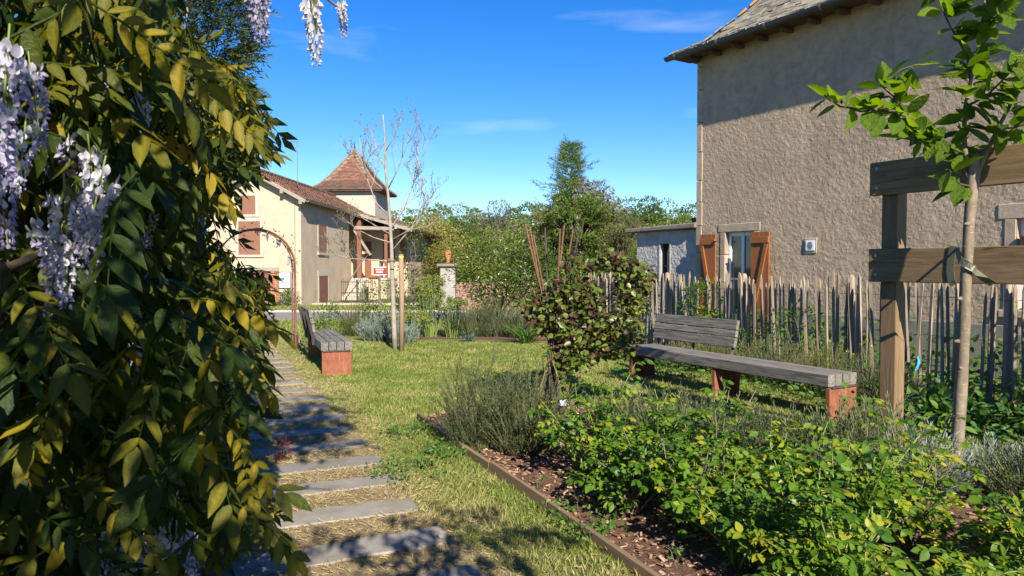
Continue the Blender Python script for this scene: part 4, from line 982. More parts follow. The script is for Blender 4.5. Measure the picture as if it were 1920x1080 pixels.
sc = rng.uniform(0.10, 0.19, n)
pet = lp + d * 0.02
leaf_objects('leaf', lm, pet[:300], basis(d, nr)[:300], sc[:300], None, tree)
# strap tie
tie = thing('tree_tie', 'olive rubber strap tying the young trunk to the lower rail', 'strap', Vector((0, 0, 0)))
def rail_pt(px, z, off=-0.027):
    u = (px - 960) / 1350; k = (u * FA.y - FA.x) / (FD.x - u * FD.y) if False else None
    best = min((FA + FD * (i * 0.005) for i in range(540)), key=lambda p: abs(to_px((p.x, p.y, z))[0] - px)); return Vector((best.x, best.y, z)) + FN * (-off)
def band(pts, w, th, name, m, wd=None):
    vs = []; fs = []
    for i, p in enumerate(pts):
        t_ = (pts[min(i + 1, len(pts) - 1)] - pts[max(i - 1, 0)]).normalized(); nn = (wd[i] if wd else FN); s_ = t_.cross(nn).normalized() * (w / 2)
        vs += [p - s_, p + s_, p + s_ + nn * th, p - s_ + nn * th]
    for i in range(len(pts) - 1):
        for k in range(4): fs.append((i * 4 + k, i * 4 + (k + 1) % 4, i * 4 + 4 + (k + 1) % 4, i * 4 + 4 + k))
    e = (len(pts) - 1) * 4
    fs += [(3, 2, 1, 0), (e, e + 1, e + 2, e + 3)]
    return MB().add(vs, fs).build(name, m, tie)
band([rail_pt(1792, 1.645, 0.0), rail_pt(1792, 1.64, -0.028), rail_pt(1787, 1.56), rail_pt(1786, 1.47), rail_pt(1789, 1.40), rail_pt(1792, 1.375, -0.02)], 0.05, 0.005, 'loop', 'strap')
tw_ = YT + tp(1812, 505); cpt = []
for i in range(9):
    a = rad(200 - i * 26); cpt.append((tw_ + Vector((cos(a) * 0.047, -sin(a) * 0.047 if False else -abs(sin(a)) * 0.047 * (1 if 0 < i < 8 else 0), 0.06 - i * 0.012))))
e1 = rail_pt(1866, 1.385)
pts_ = [rail_pt(1800, 1.625)] + [tw_ + Vector((-0.046, -0.012, 0.055)), tw_ + Vector((-0.025, -0.044, 0.03)), tw_ + Vector((0.012, -0.05, 0.005)), tw_ + Vector((0.04, -0.032, -0.02))] + [e1 * 0.5 + (tw_ + Vector((0.05, -0.02, -0.03))) * 0.5, e1]
band(pts_, 0.048, 0.005, 'wrap', 'strap', [FN, Vector((-1, -0.3, 0)).normalized(), Vector((-0.6, -0.8, 0)), Vector((0.2, -1, 0)).normalized(), Vector((0.6, -0.8, 0)), FN, FN])

# ================================================================== ROD FRAME WITH RUSSET SHRUB
OB = gr(1037, 772)
ob = thing('rod_obelisk', 'hourglass bundle of thin metal rods standing in the bed within the russet shrub', 'plant support', OB)
tops = [(985, 420), (993, 424), (1022, 427), (1058, 422), (1075, 428), (1088, 424), (1050, 430), (1000, 440)]
for k, (tx, ty) in enumerate(tops):
    a = 2 * pi * k / len(tops) + 0.3
    foot = Vector((0.23 * cos(a + 2.6), 0.20 * sin(a + 2.6), 0)); neck = Vector((0.028 * cos(a + 1.2), 0.028 * sin(a + 1.2), 0.66))
    top = at(tx, ty, OB.y + 0.22 * sin(a)) - OB
    MB().tube([foot, neck, neck * 0.5 + top * 0.5 + Vector((0.0, 0, 0.0)), top], 0.0085, 6).build('rod', ('rust_rod', 'dark_rod')[k % 3 == 2], ob)
MB().tube([(0.03 * cos(i * 0.7), 0.045 * sin(i * 0.7) - 0.0, 0.64 + i * 0.003) for i in range(12)], 0.004, 4).build('tie_wire', 'wire', ob)
MB().tube([(0.05, -0.01, 0.62), (0.075, -0.03, 0.68), (0.09, 0, 0.73), (0.05, 0.03, 0.70), (0.04, 0.0, 0.66)], 0.006, 5).build('tie_loop', 'dark_rod', ob)
tg = MB().box((0.09, -0.16, 0.12), (0.07, 0.04, 0.05), Matrix.Rotation(0.5, 3, 'Z'), jit=0.012).build('label_tag', 'board_white', ob)

# ================================================================== STAKED BARE TREE, STAKE, GARDEN ARCH
BT = gr(741, 656)
bt = thing('bare_tree', 'slender young tree with bare pale branches and opening buds beside a stake', 'tree', BT)
def bp(px, py, dy=0.0): return at(px, py, BT.y + dy) - BT
def taper(q, r0, r1, n=6): return MB().tube(q, [r0 + (r1 - r0) * i / (len(q) - 1) for i in range(len(q))], n)
taper([Vector((0, 0, -0.02))] + [bp(*p) for p in ((739, 620), (737, 560), (735, 500), (734, 460), (731, 410), (728, 370), (724, 330), (722, 290), (721, 250), (718, 215))], 0.05, 0.008, 8).build('trunk', 'bark_pale', bt, True)
buds = []
def twig(q, r0, depth):
    taper(q, r0, r0 * 0.35, 5).build('branch', 'bark_pale' if depth < 2 else 'bark_twig', bt, True)
    buds.append(q[-1]); L = (q[-1] - q[0]).length
    if depth >= 3: return
    for k in range((6, 5, 3)[depth]):
        f = rnd.uniform(0.25, 0.95); i = min(int(f * (len(q) - 1)), len(q) - 2); p = q[i].lerp(q[i + 1], f * (len(q) - 1) - i)
        d0 = (q[i + 1] - q[i]).normalized(); sd = d0.cross(Vector((rnd.gauss(0, 1), rnd.gauss(0, 1), rnd.gauss(0, 1)))).normalized()
        d1 = (d0 * 0.6 + sd * 0.8 + Vector((0, 0, 0.35))).normalized(); l1 = L * rnd.uniform(0.3, 0.5)
        qq = [p]
        for s_ in range(4): d1 = (d1 + Vector((rnd.gauss(0, 0.1), rnd.gauss(0, 0.1), 0.16))).normalized(); qq.append(qq[-1] + d1 * l1 / 4)
        twig(qq, max(0.0042, r0 * 0.48), depth + 1)
for pts, r0 in (([(735, 470), (760, 440), (785, 415), (795, 380), (800, 330)], 0.016), ([(732, 430), (755, 395), (775, 345), (782, 300), (783, 270)], 0.018), ([(730, 405), (705, 380), (690, 340), (680, 300), (674, 260)], 0.016),
                 ([(733, 455), (700, 445), (670, 430), (645, 410)], 0.013), ([(736, 490), (700, 488), (660, 485), (630, 478), (618, 470)], 0.014), ([(727, 355), (745, 320), (760, 280), (770, 245)], 0.013),
                 ([(724, 320), (708, 290), (700, 255), (690, 235)], 0.012), ([(722, 285), (737, 260), (748, 235), (752, 222)], 0.01), ([(734, 450), (770, 430), (800, 425), (815, 415)], 0.013), ([(733, 440), (690, 415), (665, 400)], 0.012)):
    dy = rnd.uniform(-0.35, 0.35); n = len(pts)
    twig([bp(p[0], p[1], dy * i / (n - 1)) for i, p in enumerate(pts)], r0, 1 if r0 < 0.0135 else 0)
bz = np.array(buds); bz = bz[rng.random(len(bz)) < 0.45]; k = 3
pos = np.repeat(bz, k, 0); dd = unit(rng.normal(size=(len(pos), 3)) + np.array([0, 0, 1.0]))
stuff('buds', [scatter(LEAF, pos, basis(dd, rng.normal(size=dd.shape)), rng.uniform(0.02, 0.045, len(pos)), rng.random(len(pos)))], 'bud', bt)
SK = gr(753, 659)
st2 = thing('tree_stake', 'round wooden stake with a yellow painted mark beside the bare young tree', 'stake', SK)
tp_ = at(752, 477, SK.y) - SK
taper([Vector((0, 0, -0.02)), tp_ * 0.5 + Vector((0.008, 0, 0)), tp_], 0.045, 0.042, 12).build('post', 'stake_wood', st2, True)
MB().tube([tp_ - Vector((0, 0, 0.06)), tp_ - Vector((0, 0, 0.035))], 0.0445, 12).build('paint_band', 'yellow_paint', st2)
MB().tube([tp_ * 0.93 + Vector((-0.25, 0, 0)), tp_ * 0.93], 0.012, 5).build('tie', 'dark_rod', st2)

AC = gp(0.93, 13.6); 
arch = thing('garden_arch', 'rusty round-topped garden arch of thin rods over the stepping path', 'arch', AC, math.atan2(GR.y, GR.x))
Rr = 0.66
for off in (-0.22, -0.12, 0.0, 0.22):
    pts = [(-Rr, off, 0)] + [(-Rr, off, 0.5), (-Rr, off, 1.0)] + [(-Rr * cos(a), off, 1.5 + Rr * sin(a)) for a in [pi * i / 18 for i in range(19)]] + [(Rr, off, 1.0), (Rr, off, 0.5), (Rr, off, 0)]
    rr = 0.016 if abs(off) > 0.2 else 0.009
    MB().tube([(x * rnd.uniform(0.995, 1.005) * (1 - abs(off) * 0.06), y, z) for x, y, z in pts], rr, 6).build('hoop', 'rust_rod', arch)
for i in range(9):
    a = pi * (i + 0.5) / 9; MB().tube([(-Rr * cos(a), -0.22, 1.5 + Rr * sin(a)), (-Rr * cos(a), 0.22, 1.5 + Rr * sin(a))], 0.008, 5).build('rung', 'rust_rod', arch)
for z in (0.3, 0.7, 1.1):
    for x in (-Rr, Rr): MB().tube([(x, -0.22, z), (x, 0.22, z)], 0.008, 5).build('rung', 'rust_rod', arch)
MB().box((Rr + 0.03, -0.3, 0.14), (0.05, 0.3, 0.28), jit=0.01).build('foot_board', 'edge_wood', arch)

# ================================================================== PLANTS
def stems_mesh(tips, base_r, r0, r1, n=5, mid=0.35):
    mb = MB()
    for tx in tips:
        a = rnd.uniform(0, 2 * pi); b0 = Vector((cos(a), sin(a), 0)) * (base_r * rnd.random()); tx = Vector(tx)
        m1 = b0.lerp(tx, 0.5) + Vector((rnd.gauss(0, 0.03), rnd.gauss(0, 0.03), 0.06))
        mb.tube([b0 - Vector((0, 0, 0.02)), b0.lerp(m1, 0.5) + Vector((0, 0, 0.03)), m1, m1.lerp(tx, 0.55) + Vector((rnd.gauss(0, 0.015), rnd.gauss(0, 0.015), 0.01)), tx], [r0, r0 * 0.9, (r0 + r1) / 2, r1 * 1.2, r1], n)
    return mb
def clump_points(n, nc, r, h0, h1, spread, flat=0.7, shell=0.35):
    """points in leaf clumps spread through an ellipsoid"""
    d = sphere_dirs(nc); rad_ = rng.uniform(shell, 1.0, nc) ** 0.6
    c = d * rad_[:, None] * np.array([r[0], r[1], (h1 - h0) / 2]) + np.array([0, 0, (h0 + h1) / 2])
    k = rng.integers(0, nc, n); p = c[k] + rng.normal(size=(n, 3)) * spread * np.array([1, 1, flat])
    return p, c, k
def leafy(name, label, cat, loc, r, h0, h1, n, nc, size, m, t=LEAF, group=None, parts=0, nst=7, stem='bark_twig', spread=None, sr=0.008, up=0.5, pt=None, rv=(0, 1), leafname='leaf'):
    T_ = thing(name, label, cat, loc, 0, group)
    spread = spread or 0.22 * r[0]
    p, c, k = clump_points(n, nc, r, h0, h1, spread)
    p[:, 2] = np.maximum(p[:, 2], 0.02 + rng.random(n) * 0.05)
    ctr = np.array([0, 0, (h0 + h1) / 2])
    out = unit(p - ctr); loc_ = unit(p - c[k] + rng.normal(size=p.shape) * 0.02)
    d = unit(out * 0.7 + loc_ * 0.6 + rng.normal(size=p.shape) * 0.5 + np.array([0, 0, up * 0.5]))
    nr = unit(out * 0.55 + np.array([0, 0, 0.8]) + rng.normal(size=p.shape) * 0.45)
    sc = rng.uniform(size[0], size[1], n); R = basis(d, nr)
    base = rng.random(nc)[k]; rr = np.clip(rv[0] + (rv[1] - rv[0]) * (0.5 * base + 0.5 * rng.random(n)), 0, 1)
    stems_mesh([tuple(x) for x in c[:nst]], 0.05, sr, sr * 0.4).build('stems' if nst > 1 else 'stem', stem, T_, True)
    if parts:
        L = np.asarray(loc)[:3]; q = p + L; dist = np.linalg.norm(q - np.array([0, 0, 1.5]), axis=1)
        o_ = np.argsort(dist - 0.5 * (p * out).sum(1)); a, b_ = o_[:parts], o_[parts:]
        leaf_objects(leafname, [tmesh(leafname, pt or t, m, x) for x in (0.15, 0.4, 0.6, 0.85)], p[a], R[a], sc[a], None, T_)
        if len(b_): stuff('foliage', [scatter(t, p[b_], R[b_], sc[b_], rr[b_])], m, T_)
    else: stuff('foliage', [scatter(t, p, R, sc, rr)], m, T_)
    return T_
def compound(npair, ll, lw, rl, droop, t, hang=0.5, seed=0):
    """a pinnate leaf along +x with paired leaflets"""
    r_ = random.Random(seed); parts = []; trs = []
    pos = []; d = []; n_ = []; sc = []; rv = []
    for i in range(npair):
        f = 0.22 + 0.72 * i / max(1, npair - 1); x = f * rl; z = -droop * f * f * rl
        for s_ in (-1, 1):
            pos.append((x, 0, z)); d.append((0.45 + 0.25 * f + r_.uniform(-0.15, 0.15), s_ * 0.85, -hang + r_.uniform(-0.25, 0.25))); n_.append((r_.uniform(-0.2, 0.2), r_.uniform(-0.3, 0.3), 1)); sc.append(ll * r_.uniform(0.8, 1.1) * (0.75 + 0.4 * f)); rv.append(r_.uniform(-0.14, 0.14))
    pos.append((rl, 0, -droop * rl)); d.append((1, 0, -hang - droop * 0.6)); n_.append((0, 0, 1)); sc.append(ll * 1.1); rv.append(0)
    V, F, r = scatter(t, np.array(pos), basis(np.array(d), np.array(n_)), np.array(sc), np.array(rv), ribv(t))
    mb = MB().tube([(rl * f, 0, -droop * f * f * rl) for f in (0, 0.35, 0.7, 1)], [0.0028, 0.0024, 0.002, 0.001], 3, False)
    v2 = np.array(mb.v); f2 = np.array(mb.f)
    V2, F2, R2 = merge([(V, F, r), (v2, [f2], np.full(len(v2), -0.3))])
    return (V2, F2), R2
def stuff_t(name, t, tr, pos, R, sc, r, m, parent=None):
    return stuff(name, [scatter(t, pos, R, sc, r, tr)], m, parent)

# ---- wisteria along the left of the path and overhead
wis = thing('wisteria', 'large wisteria with drooping lilac flower clusters filling the left side over the path', 'climber', gp(-0.55, 2.2))
WO = np.array(wis.location)
WPOLY = [(-900, -900), (300, -900), (335, -30), (345, 55), (400, 95), (445, 95), (475, 165), (508, 190), (512, 240), (490, 310), (440, 345), (402, 370), (390, 400), (395, 440), (440, 470), (490, 495), (515, 540), (500, 600), (520, 655), (500, 690), (440, 740), (425, 800), (480, 850), (470, 905), (540, 930), (560, 985), (500, 1005), (410, 1010), (370, 1080), (360, 1900), (-900, 1900)]
comp = [compound(6, 0.062, 0.03, 0.235, 0.5, LEAF_LONG, 0.6, 1), compound(5, 0.068, 0.03, 0.22, 0.7, LEAF_LONG, 0.9, 2), compound(6, 0.056, 0.03, 0.24, 0.35, LEAF_LONG, 0.4, 3), compound(4, 0.072, 0.03, 0.18, 0.9, LEAF_LONG, 1.1, 4), compound(5, 0.064, 0.03, 0.22, 0.5, LEAF_LONG, 0.7, 5)]
comp_lo = [compound(*a) for a in ((6, 0.062, 0.03, 0.235, 0.5, LEAF_LOW, 0.6, 1), (5, 0.068, 0.03, 0.22, 0.7, LEAF_LOW, 0.9, 2), (6, 0.056, 0.03, 0.24, 0.35, LEAF_LOW, 0.4, 3), (4, 0.072, 0.03, 0.18, 0.9, LEAF_LOW, 1.1, 4), (5, 0.064, 0.03, 0.22, 0.5, LEAF_LOW, 0.7, 5))]
def wis_points(n, y0, y1, l0, l1, px0=-500, px1=600, z0=0.12, z1=2.75, poly=WPOLY):
    out = np.zeros((0, 3))
    while len(out) < n:
        N = 40000
        Y = y0 + (y1 - y0) * rng.random(N); px = rng.uniform(px0, px1, N); py = rng.uniform(-500, 1300, N)
        keep = in_poly(px, py, poly); Y, px, py = Y[keep], px[keep], py[keep]
        u, v = (px - 960) / 1350, (540 - py) / 1350
        dy = cos(PITCH) + v * sin(PITCH); k = Y / dy
        P = np.stack([u * k, Y, 1.5 + (-sin(PITCH) + v * cos(PITCH)) * k], -1)
        l = P[:, 0] * GR.x + P[:, 1] * GR.y
        ok = (l > l0) & (l < l1) & (P[:, 2] > z0) & (P[:, 2] < z1)
        out = np.concatenate([out, P[ok]])
    return out[:n]
def wis_dirs(n, toward=0.6):
    az = rng.uniform(0, 2 * pi, n)
    d = np.stack([np.cos(az), np.sin(az), rng.uniform(-0.75, 0.4, n)], -1) + toward * np.array([GR.x, GR.y, 0]) + 0.25 * np.array([0, -1, 0])
    nr = np.array([0.15, -0.35, 1.0]) + rng.normal(size=(n, 3)) * 0.35
    return unit(d), nr
def inside(P, d, L=0.25):
    ok = np.ones(len(P), bool)
    for f, dz in ((1.0, -0.03), (0.8, -0.11), (0.5, -0.07), (1.15, -0.1)):
        x_, y_, _ = to_px(P + d * L * f + np.array([0, 0, dz])); ok &= in_poly(x_, y_, WPOLY)
    x_, y_, _ = to_px(P); ok &= ~((P[:, 1] < 2.1) & (x_ > 300) & (y_ < 560) & (y_ > 60))
    return ok
near = np.concatenate([wis_points(1300, 1.2, 2.0, -0.75, 0.33), wis_points(2600, 2.0, 3.6, -0.75, 0.45)])
d, nr = wis_dirs(len(near)); ok = inside(near, d); near, d, nr = near[ok], d[ok], nr[ok]
sel = rng.permutation(len(near))[:277]
wm = [tmesh('leaf', c[0], 'wisteria_leaf', tr=0.45 + c[1] + x) for c, x in zip(comp, (-0.2, 0.0, 0.15, 0.3, -0.1))]
leaf_objects('leaf', wm, near[sel] - WO, basis(d, nr)[sel], rng.uniform(0.7, 1.2, 277), None, wis)
def wis_mass(P, toward=0.5, chk=True, name='foliage', sc=(0.8, 1.25), C_=None):
    C_ = C_ or comp_lo
    d, nr = wis_dirs(len(P), toward)
    if chk: ok = inside(P, d); P, d, nr = P[ok], d[ok], nr[ok]
    k = rng.integers(0, 5, len(P)); R = basis(d, nr); s_ = rng.uniform(*sc, len(P)); pr_ = []
    for q in range(5):
        i = k == q; pr_.append(scatter(C_[q][0], P[i] - WO, R[i], s_[i], rng.random(i.sum()), C_[q][1]))
    return stuff(name, pr_, 'wisteria_leaf', wis, smooth=True)
wis_mass(wis_points(900, 1.2, 2.4, -0.85, 0.36), C_=comp)
wis_mass(np.concatenate([wis_points(2400, 2.4, 4.2, -0.8, 0.47, 100, 600), wis_points(2000, 4.0, 6.0, -0.7, 0.5, 200, 600)]))
def box_points(n, l0, l1, t0, t1, z0, z1):
    l = rng.uniform(l0, l1, n); t = rng.uniform(t0, t1, n)
    return np.stack([GR.x * l + GA.x * t, GR.y * l + GA.y * t, rng.uniform(z0, z1, n)], -1)
back = box_points(1000, -1.25, -0.55, 0.4, 6.5, 0.05, 2.7)
px_, py_, f_ = to_px(back); wis_mass(back[(f_ > 0.2) & in_poly(px_, py_, WPOLY)], 0.2); wis_mass(back[(f_ < 0.2)], 0.2, False)
behind = np.concatenate([box_points(420, -1.0, 0.75, -3.6, -1.2, 1.0, 2.7), box_points(200, -0.9, -0.2, -1.3, 0.9, 0.2, 2.6), box_points(260, -0.6, 1.1, -2.6, 0.25, 2.35, 2.75), box_points(900, -1.0, 0.7, -3.2, -0.9, 0.7, 2.9), box_points(420, -0.3, 1.0, -3.6, -1.5, 0.5, 2.2), box_points(120, 0.0, 0.5, 0.2, 1.4, 3.5, 4.7)])
behind = behind[np.linalg.norm(behind - np.array([0, 0, 1.5]), axis=1) > 1.05]; bx_, by_, bf_ = to_px(behind); wis_mass(behind[~((bf_ > 0.0) & (bx_ > -300) & (bx_ < 2200) & (by_ > -420))], 0.2, False, 'shade_canopy', (1.3, 1.7))  # unseen wisteria behind and overhead, thickened and enlarged to shade hedge and path
# single leaves reaching out of the mass
shoots = [((330, 150), (480, 185), 2.2), ((300, 140), (455, 150), 2.3), ((385, 135), (440, 98), 2.4), ((430, 225), (507, 214), 2.8), ((420, 300), (500, 246), 2.7), ((410, 330), (470, 300), 2.9), ((415, 790), (508, 858), 1.3), ((440, 800), (470, 905), 1.32),
          ((440, 905), (565, 940), 1.32), ((430, 935), (572, 1005), 1.28), ((330, 560), (505, 525), 1.5), ((350, 600), (470, 640), 1.45), ((400, 590), (540, 690), 1.8), ((390, 640), (520, 665), 1.75), ((20, 350), (150, 370), 1.4), ((380, 465), (480, 505), 2.4), ((290, 240), (450, 270), 2.1), ((250, 40), (400, 62), 1.9), ((200, 20), (150, 90), 1.5), ((330, 200), (470, 240), 2.5), ((100, 760), (20, 900), 1.25), ((200, 800), (160, 930), 1.4), ((300, 330), (420, 360), 2.3)]
sp_ = np.array([tuple(at(*a, Y)) for a, b_, Y in shoots]) - WO; sd_ = np.array([tuple(at(*b_, Y - 0.05) - at(*a, Y)) for a, b_, Y in shoots]); sl_ = np.linalg.norm(sd_, axis=1)
wl_ = [tmesh('leaf', c[0], 'wisteria_leaf', tr=0.8 + c[1]) for c in comp]
leaf_objects('leaf', wl_, sp_, basis(sd_, np.array([0.25, -0.55, 1.0]) + rng.normal(size=sd_.shape) * 0.2), np.clip(sl_ / 0.25, 0.5, 1.3), None, wis)
# stems
ws = MB()
for (l, t, h, b2) in ((-0.5, 1.6, 2.4, 0.25), (-0.6, 3.2, 2.5, 0.3), (-0.55, 5.0, 2.4, 0.3), (-0.7, -1.2, 2.6, 0.5)):
    q = []
    for i in range(9):
        f = i / 8; p = gp(l + 0.08 * sin(i * 1.7) + b2 * f * f, t + 0.10 * cos(i * 1.3), h * f); q.append(Vector(p) - Vector(WO))
    MB().tube(q, [0.045 - 0.02 * i / 8 for i in range(9)], 8).build('trunk', 'bark_dark', wis, True)
def wpath(pts, r0, r1, name='stem', m='bark_twig'):
    q = [at(*p) - Vector(WO) for p in pts]; MB().tube(q, [r0 + (r1 - r0) * i / (len(q) - 1) for i in range(len(q))], 6).build(name, m, wis, True)
wpath([(60, 800, 1.5), (130, 745, 1.55), (180, 712, 1.62), (260, 690, 1.8)], 0.011, 0.008, m='bark_pale')
wpath([(-40, 500, 1.2), (20, 500, 1.22), (70, 478, 1.25), (140, 440, 1.35)], 0.009, 0.006, m='bark_dark')
wpath([(342, -20, 2.2), (352, 20, 2.2), (345, 60, 2.2), (335, 90, 2.25)], 0.003, 0.002, 'tendril', 'bark_pale')
# flower clusters
def raceme(nf, L, w, seed):
    r_ = random.Random(seed); pos = []; d = []; nrm = []; sc = []; rv = []; nf = int(nf * 1.5)
    for i in range(nf):
        f = (i + r_.random()) / nf; a = i * 2.4 + r_.uniform(-0.4, 0.4); rad_ = w * (1 - 0.72 * f ** 1.3) * r_.uniform(0.45, 1.1)
        z = -L * f
        for s_ in range(3):
            p = (cos(a) * rad_, sin(a) * rad_, z + r_.uniform(-0.006, 0.006))
            pos.append(p); s2 = (1 - 0.55 * f)
            if s_ == 0: d.append((cos(a) * 0.5, sin(a) * 0.5, 0.9)); nrm.append((cos(a), sin(a), -0.2)); sc.append(0.026 * s2); rv.append(0.80 - 0.3 * f + r_.uniform(-0.18, 0.14))
            elif s_ == 1: d.append((cos(a + 0.4), sin(a + 0.4), -0.55)); nrm.append((-sin(a), cos(a), 0.4)); sc.append(0.018 * s2); rv.append(0.42 - 0.38 * f + r_.uniform(-0.15, 0.15))
            else: d.append((cos(a - 0.5), sin(a - 0.5), -0.35)); nrm.append((sin(a), -cos(a), 0.4)); sc.append(0.018 * s2); rv.append(0.5 - 0.38 * f + r_.uniform(-0.15, 0.15))
    V, F, r = scatter(LEAF_BROAD, np.array(pos), basis(np.array(d), np.array(nrm)), np.array(sc), np.clip(np.array(rv), 0, 0.9))
    mb = MB().tube([(0, 0, 0.05), (0.004, 0, -L * 0.5), (0, 0, -L)], [0.0022, 0.002, 0.001], 4, False)
    v2 = np.array(mb.v); return merge([(V, F, r), (v2, [np.array(mb.f)], np.full(len(v2), 1.0))])
rm = []
for q in range(5):
    v, f, r = raceme((46, 40, 52, 36, 30)[q], (0.26, 0.22, 0.3, 0.2, 0.15)[q], (0.026, 0.03, 0.026, 0.028, 0.022)[q], q)
    me = npmesh('flower_cluster', v, f, r, True); me.materials.append(M['wisteria_flower']); me.materials.append(M['green_stem'])
    mi_ = np.zeros(len(me.polygons), np.int32); mi_[-8:] = 1; me.polygons.foreach_set('material_index', mi_); rm.append(me)
rac = [(15, 95, 0.98), (58, 130, 1.02), (-15, 210, 0.95), (45, 255, 1.12), (95, 215, 1.7), (130, 265, 1.3), (168, 285, 1.25), (190, 330, 1.2), (120, 365, 1.2), (160, 395, 1.18), (215, 190, 1.95), (250, 175, 2.0), (270, 195, 2.1), (240, 240, 1.9), (262, 262, 2.1), (205, 255, 1.8), (75, 420, 1.25),
       (110, 450, 1.2), (30, 330, 1.5), (290, 330, 2.6), (350, 345, 3.0), (362, 380, 3.1), (290, 400, 2.4), (305, 390, 2.8), (250, 650, 1.9), (275, 700, 2.1), (240, 740, 1.9), (300, 700, 2.2), (335, 985, 1.6), (352, 1000, 1.7), (310, 990, 1.5), (210, 1000, 1.5), (180, 1010, 1.4), (320, 1020, 1.9), (255, 1010, 1.6), (325, 930, 2.2),
       (186, 130, 1.6), (75, 250, 1.5), (260, 430, 2.3)]
for i, (px, py, Y) in enumerate(rac):
    o = bpy.data.objects.new('flower_cluster', rm[i % 4]); COL.objects.link(o); o.parent = wis
    p = at(px, py, Y); o.location = p - Vector(WO); o.rotation_euler = (rnd.gauss(0, 0.12), rnd.gauss(0, 0.12), rnd.uniform(0, 6.28)); s_ = rnd.uniform(0.5, 0.82); o.scale = (s_, s_, s_ * 0.9)
for (px, py, Y, q, s_) in ((583, 6, 1.55, 4, 0.85), (640, 8, 1.7, 4, 0.5), (470, -70, 1.45, 3, 0.75), (480, -60, 1.5, 4, 0.9)):
    o = bpy.data.objects.new('flower_cluster', rm[q]); COL.objects.link(o); o.parent = wis; o.location = at(px, py, Y) - Vector(WO); o.scale = (s_, s_, s_); o.rotation_euler = (0.1, -0.22, 1.0)
wpath([(560, -60, 1.6), (610, -5, 1.66), (632, 12, 1.7), (645, 22, 1.7)], 0.0035, 0.002, m='bark_twig')
wpath([(440, -140, 1.5), (520, -90, 1.52), (583, -40, 1.55), (583, 10, 1.55)], 0.004, 0.002, m='bark_twig')
wpath([(300, -200, 1.5), (440, -140, 1.5), (560, -60, 1.6), (800, -120, 1.5)], 0.008, 0.006, m='bark_dark')

# ---- conifer behind the wisteria
cd = Vector((-4.75, 9.9, 0))
ced = thing('cypress', 'dark feathery conifer rising behind the top of the wisteria', 'conifer', cd)
taper([(0, 0, 0), (0, 0.05, 2), (0.05, 0, 4), (0.1, 0, 6.2)], 0.13, 0.03, 8).build('trunk', 'bark_dark', ced, True)
def spray(nn, L, seed):
    r_ = np.random.default_rng(seed); pos = []; d = []; rv = []
    for k in range(nn):
        f = r_.random(); pos.append((f * L, r_.normal() * 0.12 * L * f, r_.normal() * 0.08 * L * f)); d.append((1, r_.normal() * 0.9, r_.normal() * 0.5 + 0.1)); rv.append(r_.uniform(-0.2, 0.2))
    return scatter(NEEDLE, np.array(pos), basis(np.array(d), r_.normal(size=(nn, 3))), r_.uniform(0.14, 0.3, nn) * L, np.array(rv))
SPR = [spray(40, 0.42, i) for i in range(3)]
n = 2000; dv = sphere_dirs(n); p = dv * (rng.uniform(0.45, 1, n) ** 0.5)[:, None] * np.array([1.25, 1.2, 1.5]) + np.array([0.30, 0, 4.75])
px_, py_, _ = to_px(p + np.array(cd)); hole = vnoise(np.stack([px_, py_], -1), 0.02, 4) < 0.2
p = p[~(hole & (px_ > 330)) & (px_ < 455 - 0.25 * np.maximum(0, py_ - 130))]
dd = unit((p - np.array([0.2, 0, 4.4])) * np.array([1, 1, 0.5]) + rng.normal(size=p.shape) * 0.35 + np.array([0, 0, 0.15])); k = rng.integers(0, 3, len(p))
stuff('foliage', [scatter((SPR[q][0], SPR[q][1]), p[k == q], basis(dd, rng.normal(size=p.shape) * 0.3 + np.array([0, 0, 1]))[k == q], rng.uniform(0.7, 1.2, (k == q).sum()), rng.random((k == q).sum()), SPR[q][2]) for q in range(3)], 'cedar_leaf', ced)
mb = MB()
for i in range(0, len(p), 12): mb.tube([(0.05, 0, p[i][2] - 0.4), tuple(p[i] * np.array([0.6, 0.6, 1])), tuple(p[i])], [0.02, 0.01, 0.004], 4)
mb.build('limbs', 'bark_dark', ced)

# ---- roses in the bed
rose_c = [compound(2, 0.040, 0.03, 0.085, 0.25, LEAF_BROAD, 0.15, 11), compound(2, 0.046, 0.03, 0.085, 0.4, LEAF_BROAD, 0.3, 12), compound(3, 0.036, 0.03, 0.10, 0.3, LEAF_BROAD, 0.2, 13)]
roses = [(0.72, 4.35, .40, 'low rose bush by the edging below the rosemary'), (1.15, 3.55, .40, 'rose bush by the edging in the lower half of the bed'), (1.38, 2.95, .42, 'small rose bush by the edging near the bottom of the picture'), (1.8, 2.3, .36, 'rose bush at the bottom edge just right of the mulch'), (0.52, 5.05, .66, 'green rose bush at the far end of the bed under the rod frame'), (1.0, 4.75, .58, 'rose bush with bare pale stems behind the mulch in the middle of the bed'), (1.02, 4.05, .55, 'low rose bush with woody tangled base nearest the edging'), (1.55, 4.2, .66, 'rose bush with yellowish shoots below the middle leg of the right bench'),
         (1.62, 3.45, .60, 'rose bush with one long bare green shoot in the front of the bed'), (2.05, 3.75, .62, 'bright yellow-green rose bush before the timber post'), (2.25, 3.1, .52, 'leafy rose bush below the silvery plant'), (1.85, 2.75, .42, 'low dark rose bush at the bottom edge of the bed'), (2.6, 3.35, .50, 'glossy rose bush in the bottom right corner before the young trunk'), (2.25, 2.5, .36, 'rose bush at the very bottom right of the bed')]
LMS = {m_: [tmesh('leaf', c[0], m_, tr=b0 + c[1]) for c, b0 in zip(rose_c, (0.25, 0.5, 0.75))] for m_ in ('rose_leaf', 'rose_lime')}
